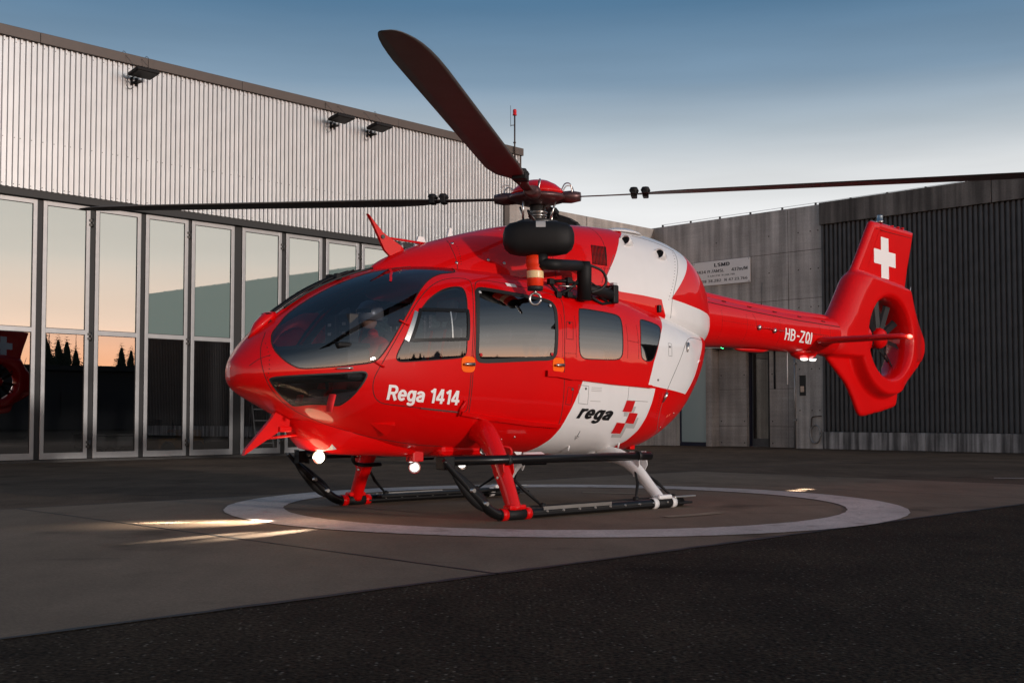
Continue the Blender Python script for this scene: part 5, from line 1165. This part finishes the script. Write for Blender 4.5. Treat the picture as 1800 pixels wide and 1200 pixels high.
# centre post of the windshield with its wipers
cp_ = []
for x in np.linspace(3.32, 2.18, 26): cp_.append((float(x), 0., float(cab.par(np.array(x))[1])))
m = MB(); vs = []
for x, _, z in cp_: vs += [(x, -.052, z - .012), (x, -.05, z + .004), (x, .05, z + .004), (x, .052, z - .012)]
m.add(vs, [(i * 4 + j, i * 4 + j + 1, i * 4 + 5 + j, i * 4 + 4 + j) for i in range(25) for j in range(3)], True); m.build('centre_post', 'red_paint', heli)
for sd_ in (1, -1):
    base = Vector((3.22, .10 * sd_, 1.775)); P = []
    for x in np.linspace(3.22, 2.36, 12): S, nr = ptt(cab, np.array([x]), np.array([.988 if sd_ > 0 else .985]), .035, sd_); P.append(S[0])
    wp = MB().tube(P, .011, 6).build('wiper_arm', 'black_matte', heli)
    P = []
    for x in np.linspace(3.10, 2.20, 12): S, nr = ptt(cab, np.array([x]), np.array([.972]), .018, sd_); P.append(S[0])
    MB().tube(P, .012, 6).build('wiper_blade', 'rubber', wp)
    S, nr = ptt(cab, np.array([2.55]), np.array([.98]), .03, sd_); MB().box(tuple(S[0] - .03), tuple(S[0] + .03), bev=.01).build('wiper_joint', 'black_matte', wp)
    S, nr = ptt(cab, np.array([3.24]), np.array([.982]), .02, sd_); MB().lathe([(0, .05), (.03, .045), (.04, 0), (.04, -.05)], Matrix.Translation(S[0]), 12).build('wiper_motor', 'black_matte', wp)
m = MB(); S = [(3.42, 0, 1.58), (3.34, 0, 1.69), (3.25, 0, 1.77), (3.18, 0, 1.80)]
m.tube(S, [.02, .06, .075, .05], 12, flat=(1, .7)); m.build('nose_fairing', 'red_paint', heli)
# shoulder ridge dividing eyebrow window and windshield
ribbon('eyebrow_bar', cab, [(2.06, 2.288), (2.12, 2.262), (2.22, 2.185), (2.28, 2.12)], .022, 'red_paint', heli, .003, 1, False); ribbon('eyebrow_bar', cab, [(2.06, 2.288), (2.12, 2.262), (2.22, 2.185), (2.28, 2.12)], .022, 'red_paint', heli, .003, -1, False)
ribbon('nose_line', cab, chaikin([(3.40,1.43),(3.47,1.40),(3.53,1.34)], 2, False), .005, 'seam_dark', heli, .001, 1, False)

# ------------------------------------------------------------------ main rotor
rh = MB().tube([(0, 0, 2.85), (0, 0, 3.20)], .085, 20).build('rotor_mast', 'dark_metal', heli)
for z, r_ in ((3.02, .10), (3.055, .105)): MB().lathe([(r_ - .02, 0), (r_, .006), (r_, .018), (r_ - .02, .024)], Matrix.Translation((0, 0, z)), 24).build('mast_ring', 'steel', rh)
MB().lathe([(.10, 0), (.20, .0), (.22, .02), (.22, .05), (.19, .06), (.10, .06)], Matrix.Translation((0, 0, 2.92)), 28).build('swashplate', 'dark_metal', rh)
for k in range(4):
    a = R(9 - 42.5 + 90 * k + 30); MB().tube([(.2 * math.cos(a), .2 * math.sin(a), 2.96), (.24 * math.cos(a + .2), .24 * math.sin(a + .2), 3.16)], .012, 8).build('pitch_link', 'steel', rh)
MB().tube([(.2, .1, 2.98), (.27, .14, 3.04), (.22, .2, 2.93)], .014, 8).build('scissor_link', 'dark_metal', rh)
hubp = MB().lathe([(0, -.07), (.14, -.07), (.20, -.05), (.30, -.02), (.32, .0), (.30, .03), (.2, .05), (0, .05)], Matrix.Translation((0, 0, 3.215)), 32).build('rotor_hub', 'hub_metal', heli)
MB().lathe([(.275, .035), (.285, .06), (.26, .095), (.20, .145), (.12, .185), (.05, .198), (0, .20)], Matrix.Translation((0, 0, 3.215)), 36).build('hub_cap', 'red_paint', hubp)
AX = R(-10)   # blade direction in the world, measured from +X
for k in range(4):
    aw = AX + k * math.pi / 2; a = aw - R(222.5); d = Vector((math.cos(a), math.sin(a), 0)); p = Vector((-d.y, d.x, 0)); up = Vector((0, 0, 1)); O = Vector((0, 0, 3.225)); tw = R(6)
    MB().tube([O + d * .22, O + d * .36, O + d * .46], [.075, .085, .06], 12, flat=(1.1, .8)).build('blade_grip', 'hub_metal', hubp)
    for s_ in (-1, 1):
        g = MB(); g.tube(catmull([O + d * .38 + p * .07 * s_ + up * .03, O + d * .36 + p * .085 * s_ + up * .12, O + d * .30 + p * .06 * s_ + up * .13, O + d * .26 + p * .05 * s_ + up * .06], 5), .007, 6); g.build('bonding_lead', 'steel', hubp)
    bl = MB(); vs = []; AF = [(.25, 0), (.18, .035), (.05, .048), (-.2, .030), (-.5, .008), (-.75, .0), (-.5, -.006), (-.2, -.018), (.05, -.025), (.18, -.020)]; nA = len(AF)
    RS = [(.42, .10, 1.9, 0), (.70, .10, 1.9, 0), (1.05, .13, 1.5, 0), (1.3, .27, 1, 0), (1.6, .325, 1, 0), (3.0, .325, 1, 0), (4.5, .325, 1, 0), (4.75, .318, 1, -.004), (4.92, .300, 1, -.011), (5.06, .272, 1, -.022), (5.16, .238, 1, -.036), (5.23, .200, 1, -.052), (5.28, .160, 1, -.068), (5.31, .118, 1, -.084), (5.325, .07, 1, -.10)]
    for r_, c, tk, sw in RS:
        th = tw * (1 - r_ / 4.5); cz = .012 * max(0, r_ - .5)
        for x, z in AF: 
            u = x * c + sw; w = z * c * tk; vs.append(O + d * r_ + p * (u * math.cos(th) - w * math.sin(th)) + up * (u * math.sin(th) + w * math.cos(th) + cz))
    bl.add(vs, [(i * nA + j, i * nA + (j + 1) % nA, (i + 1) * nA + (j + 1) % nA, (i + 1) * nA + j) for i in range(len(RS) - 1) for j in range(nA)], True); bl.add(vs[-nA:], [tuple(range(nA))]); ob = bl.build('rotor_blade', 'blade_grey', heli)
    for r_ in (1.02, 1.14):
        m = MB()
        for s_ in (-1, 1): m.lathe([(0, -.035), (.035, -.028), (.05, 0), (.035, .028), (0, .035)], Matrix.Translation(O + d * r_ + p * .03 * s_ + up * .045), 14)
        m.box((-.03, -.07, -.03), (.03, .07, .06), Matrix.Translation(O + d * r_) @ Matrix.Rotation(a, 4, 'Z'), bev=.01); m.build('vibration_damper', 'black_matte', ob)

# ------------------------------------------------------------------ rescue hoist on the roof shoulder
ho = MB(); C0 = Vector((.88, .93, 2.60)); ax = Vector((-.86, -.10, .02))
PX = Vector((.70, .72, 0)).normalized()   # towards the camera side
L_ = Vector((PX.y * -1, PX.x, 0))
prof = [(-.335, .05), (-.315, .105), (-.27, .145), (-.18, .165), (0, .170), (.16, .165), (.27, .145), (.32, .105), (.34, .05)]; n = 24; vs = []
DX = Vector((-.735, .678, 0)).normalized()      # image-horizontal direction of the drum
UP = Vector((0, 0, 1)); DY = UP.cross(DX)
for s_, r_ in prof:
    for k in range(n):
        t = 2 * math.pi * k / n; e1 = 1.0; c_, q_ = math.cos(t), math.sin(t); vs.append(C0 + DX * s_ * 1.0 + (DY * math.copysign(abs(c_) ** .75, c_) * 1.0 + UP * math.copysign(abs(q_) ** .75, q_) * (.97 if q_ > 0 else 1.0)) * r_)
ho.add(vs, [(i * n + k, i * n + (k + 1) % n, (i + 1) * n + (k + 1) % n, (i + 1) * n + k) for i in range(len(prof) - 1) for k in range(n)], True); ho.add(vs[:n], [tuple(range(n))]); ho.add(vs[-n:], [tuple(range(n))]); hoist = ho.build('rescue_hoist', 'black_matte', heli)
hoist['label'] = 'black hoist pod on its boom above the sliding door'
fr_ = DY if DY.dot(Vector((.7, .7, 0))) > 0 else -DY
m = MB(); S0_ = C0 + DX * .02; pv = []
for i in range(6):
    t = .40 + .62 * i / 5
    for q in (-.045, .045):
        c_, q_ = math.cos(t), math.sin(t); pv.append(S0_ + DX * q + (fr_ * abs(c_) ** .75 + UP * abs(q_) ** .75 * .97) * .1735)
m.add(pv, [(2 * i, 2 * i + 1, 2 * i + 3, 2 * i + 2) for i in range(5)], True); m.build('data_plate', 'grey_decal', hoist)
B0 = C0 + DX * .03 + UP * -.155 + fr_ * .03; B1 = Vector((.12, .80, 2.40)); B2 = Vector((.12, .80, 2.11))
MB().lathe([(.05, 0), (.05, .05), (.03, .07), (.03, .10)], Matrix.Translation(B0 + UP * -.03), 16).build('swivel', 'steel', hoist)
MB().tube([B0 + UP * -.0 + DX * .0, B0 + UP * -.10], .06, 14).build('boom_head', 'black_matte', hoist)
MB().tube(catmull([B0 + UP * -.09, B0 + UP * -.10 + DX * .15, B1 + Vector((.08, 0, .01)), B1 + Vector((-.02, 0, -.02)), B2], 5), .055, 14).build('boom_arm', 'black_matte', hoist)
MB().tube([B1 + Vector((0, 0, .06)), B1, B2 + Vector((0, 0, -.04))], [.06, .075, .07], 14).build('boom_post', 'black_matte', hoist)
MB().tube([Vector((.12, .78, 2.20)), Vector((-.12, .76, 2.19)), Vector((-.36, .70, 2.17))], [.05, .055, .06], 14).build('boom_actuator', 'black_matte', hoist)
MB().box((-.44, .62, 2.08), (-.36, .76, 2.27), bev=.015).build('mount_end', 'black_matte', hoist); MB().box((-.46, .66, 2.25), (-.40, .72, 2.30), bev=.006).build('sensor_cap', 'label_grey', hoist)
for P in ([(.50, .68, 2.24), (.40, .72, 2.13), (.20, .76, 2.10)], [(.50, .70, 2.24), (.30, .76, 2.26), (.14, .78, 2.22)], [(.44, .72, 2.10), (.28, .76, 2.18), (.14, .78, 2.30)], [(.30, .74, 2.10), (.30, .74, 2.28)], [(-.02, .76, 2.12), (-.20, .74, 2.06), (-.40, .70, 2.09)], [(-.05, .78, 2.18), (-.36, .68, 2.08)]):
    MB().tube(P, .017, 8).build('mount_strut', 'black_matte', hoist)
for P in ((.49, .70, 2.24), (.30, .76, 2.12), (.30, .76, 2.26), (.42, .73, 2.11)): MB().box(tuple(Vector(P) - Vector((.035, .025, .03))), tuple(Vector(P) + Vector((.035, .025, .03))), bev=.008).build('mount_lug', 'black_matte', hoist)
MB().tube(catmull([B1 + Vector((-.05, .02, .03)), (-.10, .84, 2.38), (-.16, .84, 2.28), (-.10, .82, 2.20), (.02, .80, 2.16)], 6), .014, 8).build('hose', 'rubber', hoist); MB().tube(catmull([(.05, .82, 2.26), (-.15, .80, 2.20), (-.34, .74, 2.24)], 6), .008, 6).build('cable', 'rubber', hoist)
MB().tube([(.42, .74, 2.20), (.24, .80, 2.20)], .009, 6).build('tie_rod', 'steel', hoist)
K0 = C0 + DX * -.03 + UP * -.15 + fr_ * .0
wt = MB().lathe([(.030, 0), (.085, -.02), (.088, -.11), (.075, -.13), (.078, -.14), (.078, -.30), (.070, -.31)], Matrix.Translation(K0), 22).build('cable_weight', 'weight_red', hoist)
MB().lathe([(.0795, -.16), (.0805, -.165), (.0805, -.225), (.0795, -.23)], Matrix.Translation(K0), 22).build('reflective_band', 'reflective_tape', wt); MB().lathe([(.0, -.302), (.074, -.302), (.074, -.345), (.0, -.35)], Matrix.Translation(K0), 22).build('end_cap', 'rubber', wt)
cp_ = [K0 + UP * (-.425 + .055 * math.sin(t)) + DX * .052 * math.cos(t) for t in [k * 2 * math.pi / 20 for k in range(20)]]; MB().tube(cp_ + [cp_[0]], .013, 8).tube([K0 + UP * -.34, K0 + UP * -.38], .014, 8).build('hook', 'steel', wt)

# ------------------------------------------------------------------ cockpit and cabin
MB().prism([(-1.0, -.55), (1.8, -.58), (2.3, -.46), (2.6, -.30), (2.6, .30), (2.3, .46), (1.8, .58), (-1.0, .55)], lambda a, b: (a, b, .84), lambda a, b: (a, b, .87)).build('cabin_floor', 'cabin_lining', heli)
MB().box((-1.15, -.66, .86), (-1.1, .66, 1.98)).build('rear_bulkhead', 'cabin_lining', heli)
ip = MB().box((2.62, -.66, 1.22), (2.86, .66, 1.50), Matrix.Identity(4), bev=.03).build('instrument_panel', 'panel_black', heli)
MB().box((2.62, -.66, 1.50), (2.95, .66, 1.545), bev=.015).build('glareshield', 'black_matte', ip)
for y in (-.48, -.16, .16, .48): MB().box((2.605, y - .12, 1.26), (2.619, y + .12, 1.47)).build('display', 'panel_black', ip)
for y in (.30, .52): 
    u_ = MB().box((2.70, y - .08, 1.545), (2.80, y + .08, 1.80), bev=.012).build('radio_unit', 'panel_black', ip)
    for z in (1.62, 1.70): MB().box((2.801, y - .03, z), (2.803, y + .02, z + .025)).build('unit_label', 'label_grey', u_)
MB().box((2.0, -.13, .78), (2.75, .13, 1.16), bev=.03).build('centre_console', 'panel_black', heli)
def seat(x, y, nm='crew_seat'):
    s = MB().box((x - .22, y - .23, 1.02), (x + .26, y + .23, 1.14), bev=.04).build(nm, 'seat_grey', heli)
    Mx = Matrix.Translation((x - .24, y, 1.10)) @ Matrix.Rotation(R(-10), 4, 'Y')
    MB().box((-.06, -.23, 0), (.06, .23, .66), Mx, bev=.045).build('backrest', 'seat_grey', s); MB().box((-.045, -.12, .72), (.045, .12, .92), Mx, bev=.03).build('headrest', 'seat_grey', s)
    for q in (-.06, .06): MB().tube([Mx @ Vector((0, q, .62)), Mx @ Vector((0, q, .76))], .010, 8).build('headrest_post', 'dark_metal', s)
    MB().box((x - .18, y - .18, .78), (x + .2, y + .18, 1.02), bev=.02).build('seat_base', 'cabin_lining', s)
    for q in (-.1, .1): MB().tube([Mx @ Vector((.066, q, .62)), Mx @ Vector((.072, q, .25)), Mx @ Vector((.10, q * .4, .08))], .02, 6, flat=(1, .3)).build('harness', 'suit_red' if y > 0 else 'rubber', s)
seat(1.93, .38); seat(1.93, -.38); seat(.2, -.45, 'cabin_seat'); seat(-.7, -.2, 'cabin_seat')
MB().box((.55, .35, .95), (1.45, .62, 1.62), bev=.03).build('equipment_rack', 'panel_black', heli)
MB().box((-.35, .45, .95), (.05, .66, 1.60), bev=.04).build('medical_unit', 'label_grey', heli); MB().tube(catmull([(.2, .66, 1.5), (.05, .68, 1.68), (-.2, .68, 1.70), (-.38, .66, 1.55)], 6), .02, 8).build('hose_bundle', 'rubber', heli)
for y in (.12, .62): MB().tube([(3.02, y, .95), (2.98, y, 1.10)], .05, 8, flat=(1, .35)).build('rudder_pedal', 'suit_red', heli)
MB().tube([(2.35, -.38, .8), (2.38, -.38, 1.28)], .016, 8).build('cyclic_stick', 'panel_black', heli)

# ------------------------------------------------------------------ pilot
def skinned(name, pts, edges, radii, mat, parent, sub=2):
    me = bpy.data.meshes.new(name); me.from_pydata(pts, edges, []); o = link(bpy.data.objects.new(name, me), parent); me.materials.append(MATS[mat])
    md = o.modifiers.new('skin', 'SKIN'); md.use_smooth_shade = True
    for v, r_ in zip(me.skin_vertices[0].data, radii): v.radius = (r_, r_)
    me.skin_vertices[0].data[0].use_root = True
    s = o.modifiers.new('subdivision', 'SUBSURF'); s.levels = sub; s.render_levels = sub; return o
hrot = R(222.5)
pl = empty('person', HUB + Matrix.Rotation(hrot, 3, 'Z') @ Vector((1.90, -.38, 1.14)), hrot, 'pilot in red flight suit and helmet seated behind the windshield', 'person')
pts = [(-.02, 0, .09), (-.06, 0, .28), (-.08, 0, .44), (-.06, 0, .55), (-.03, 0, .63), (-.08, .19, .47), (.04, .25, .22), (.28, .16, .20), (-.08, -.19, .47), (.10, -.24, .26), (.36, -.10, .20), (.02, .10, .08), (.40, .13, .12), (.52, .13, -.28), (.02, -.10, .08), (.40, -.13, .12), (.52, -.13, -.28)]
eg = [(0, 1), (1, 2), (2, 3), (3, 4), (2, 5), (5, 6), (6, 7), (2, 8), (8, 9), (9, 10), (0, 11), (11, 12), (12, 13), (0, 14), (14, 15), (15, 16)]
ra = [.15, .155, .15, .06, .05, .075, .055, .04, .075, .055, .04, .095, .075, .055, .095, .075, .055]
skinned('flight_suit', pts, eg, ra, 'suit_red', pl)
hd_ = MB().lathe([(0, -.12), (.05, -.115), (.075, -.07), (.085, 0), (.088, .05), (.075, .10), (.04, .13), (0, .135)], Matrix.Translation((.0, 0, .74)) @ Matrix.Diagonal((1.08, .9, 1, 1)), 20).build('head', 'skin', pl)
MB().lathe([(0, 0), (.02, .01), (.012, .05)], Matrix.Translation((.10, 0, .70)), 8).build('nose', 'skin', hd_)
MB().lathe([(.118, -.02), (.128, .04), (.12, .10), (.085, .155), (.04, .178), (0, .182)], Matrix.Translation((-.015, 0, .72)) @ Matrix.Diagonal((1.1, .95, 1, 1)), 24).build('helmet', 'helmet_white', hd_)
m = MB(); vs = []
for i in range(7):
    t = -1.1 + 2.2 * i / 6; vs += [(.132 * math.cos(t) - .01, .118 * math.sin(t), .75), (.138 * math.cos(t) - .01, .124 * math.sin(t), .81)]
m.add(vs, [(2 * i, 2 * i + 2, 2 * i + 3, 2 * i + 1) for i in range(6)], True); m.build('visor', 'visor', hd_)
for s_, w in ((1, (.28, .16, .20)), (-1, (.36, -.10, .20))):
    w = Vector(w); m = MB().box((-.02, -.04, -.018), (.075, .04, .018), Matrix.Translation(w + Vector((.02, 0, 0))), bev=.012)
    for k, (q, L) in enumerate(((-.030, .05), (-.010, .06), (.010, .058), (.030, .045))): m.tube([w + Vector((.09, q, 0)), w + Vector((.09 + L * .7, q, -.012)), w + Vector((.09 + L * .8, q, -.045))], [.010, .009, .008], 8)
    m.tube([w + Vector((.03, .04 * s_, 0)), w + Vector((.07, .062 * s_, -.012)), w + Vector((.10, .052 * s_, -.03))], [.012, .010, .008], 8); m.build('hand', 'skin', pl)
for x, s_ in ((.26, .165), (.34, -.11)): MB().tube([(x - .03, s_ + .008, .203), (x + .01, s_, .20)], .054, 14).build('cuff_band', 'label_grey', pl)

# ------------------------------------------------------------------ light of the landing lamps on the pad
def beam(pos, target, energy, cone, col=(1, .86, .70), blend=1.0):
    l = bpy.data.lights.new('lamp_beam', 'SPOT'); l.energy = energy; l.spot_size = R(cone); l.spot_blend = blend; l.color = col; l.shadow_soft_size = .03
    o = bpy.data.objects.new('lamp_beam', l); link(o); M3 = Matrix.Rotation(hrot, 3, 'Z'); p = HUB + M3 @ Vector(pos); o.location = p; o.rotation_euler = (Vector(target) - p).to_track_quat('-Z', 'Y').to_euler(); return o
pl_ = bpy.data.lights.new('landing_lamp_glow', 'POINT'); pl_.energy = 5; pl_.color = (1, .72, .42); pl_.shadow_soft_size = .16
po = link(bpy.data.objects.new('landing_lamp_glow', pl_)); po.location = HUB + Matrix.Rotation(hrot, 3, 'Z') @ Vector((2.88, .14, .48))
beam((2.78, .08, .55), (-2.20, 10.25, .02), 600, 16)
beam((2.78, .08, .55), (-2.55, 10.21, .02), 900, 12)
beam((2.78, .08, .55), (-2.95, 10.17, .02), 2000, 9)
beam((2.78, .08, .55), (-2.5, 10.15, .02), 420, 46)
beam((1.90, .40, .44), (-1.85, 9.27, .02), 2600, 9)
beam((1.90, .40, .44), (-2.25, 9.10, .02), 2600, 6)
for x in (-4.83, -5.03): beam((x, .07, 1.64), (3.62 - (x + 4.93) * .9, 14.72 - (x + 4.93) * 1.4, .02), 1300, 8)
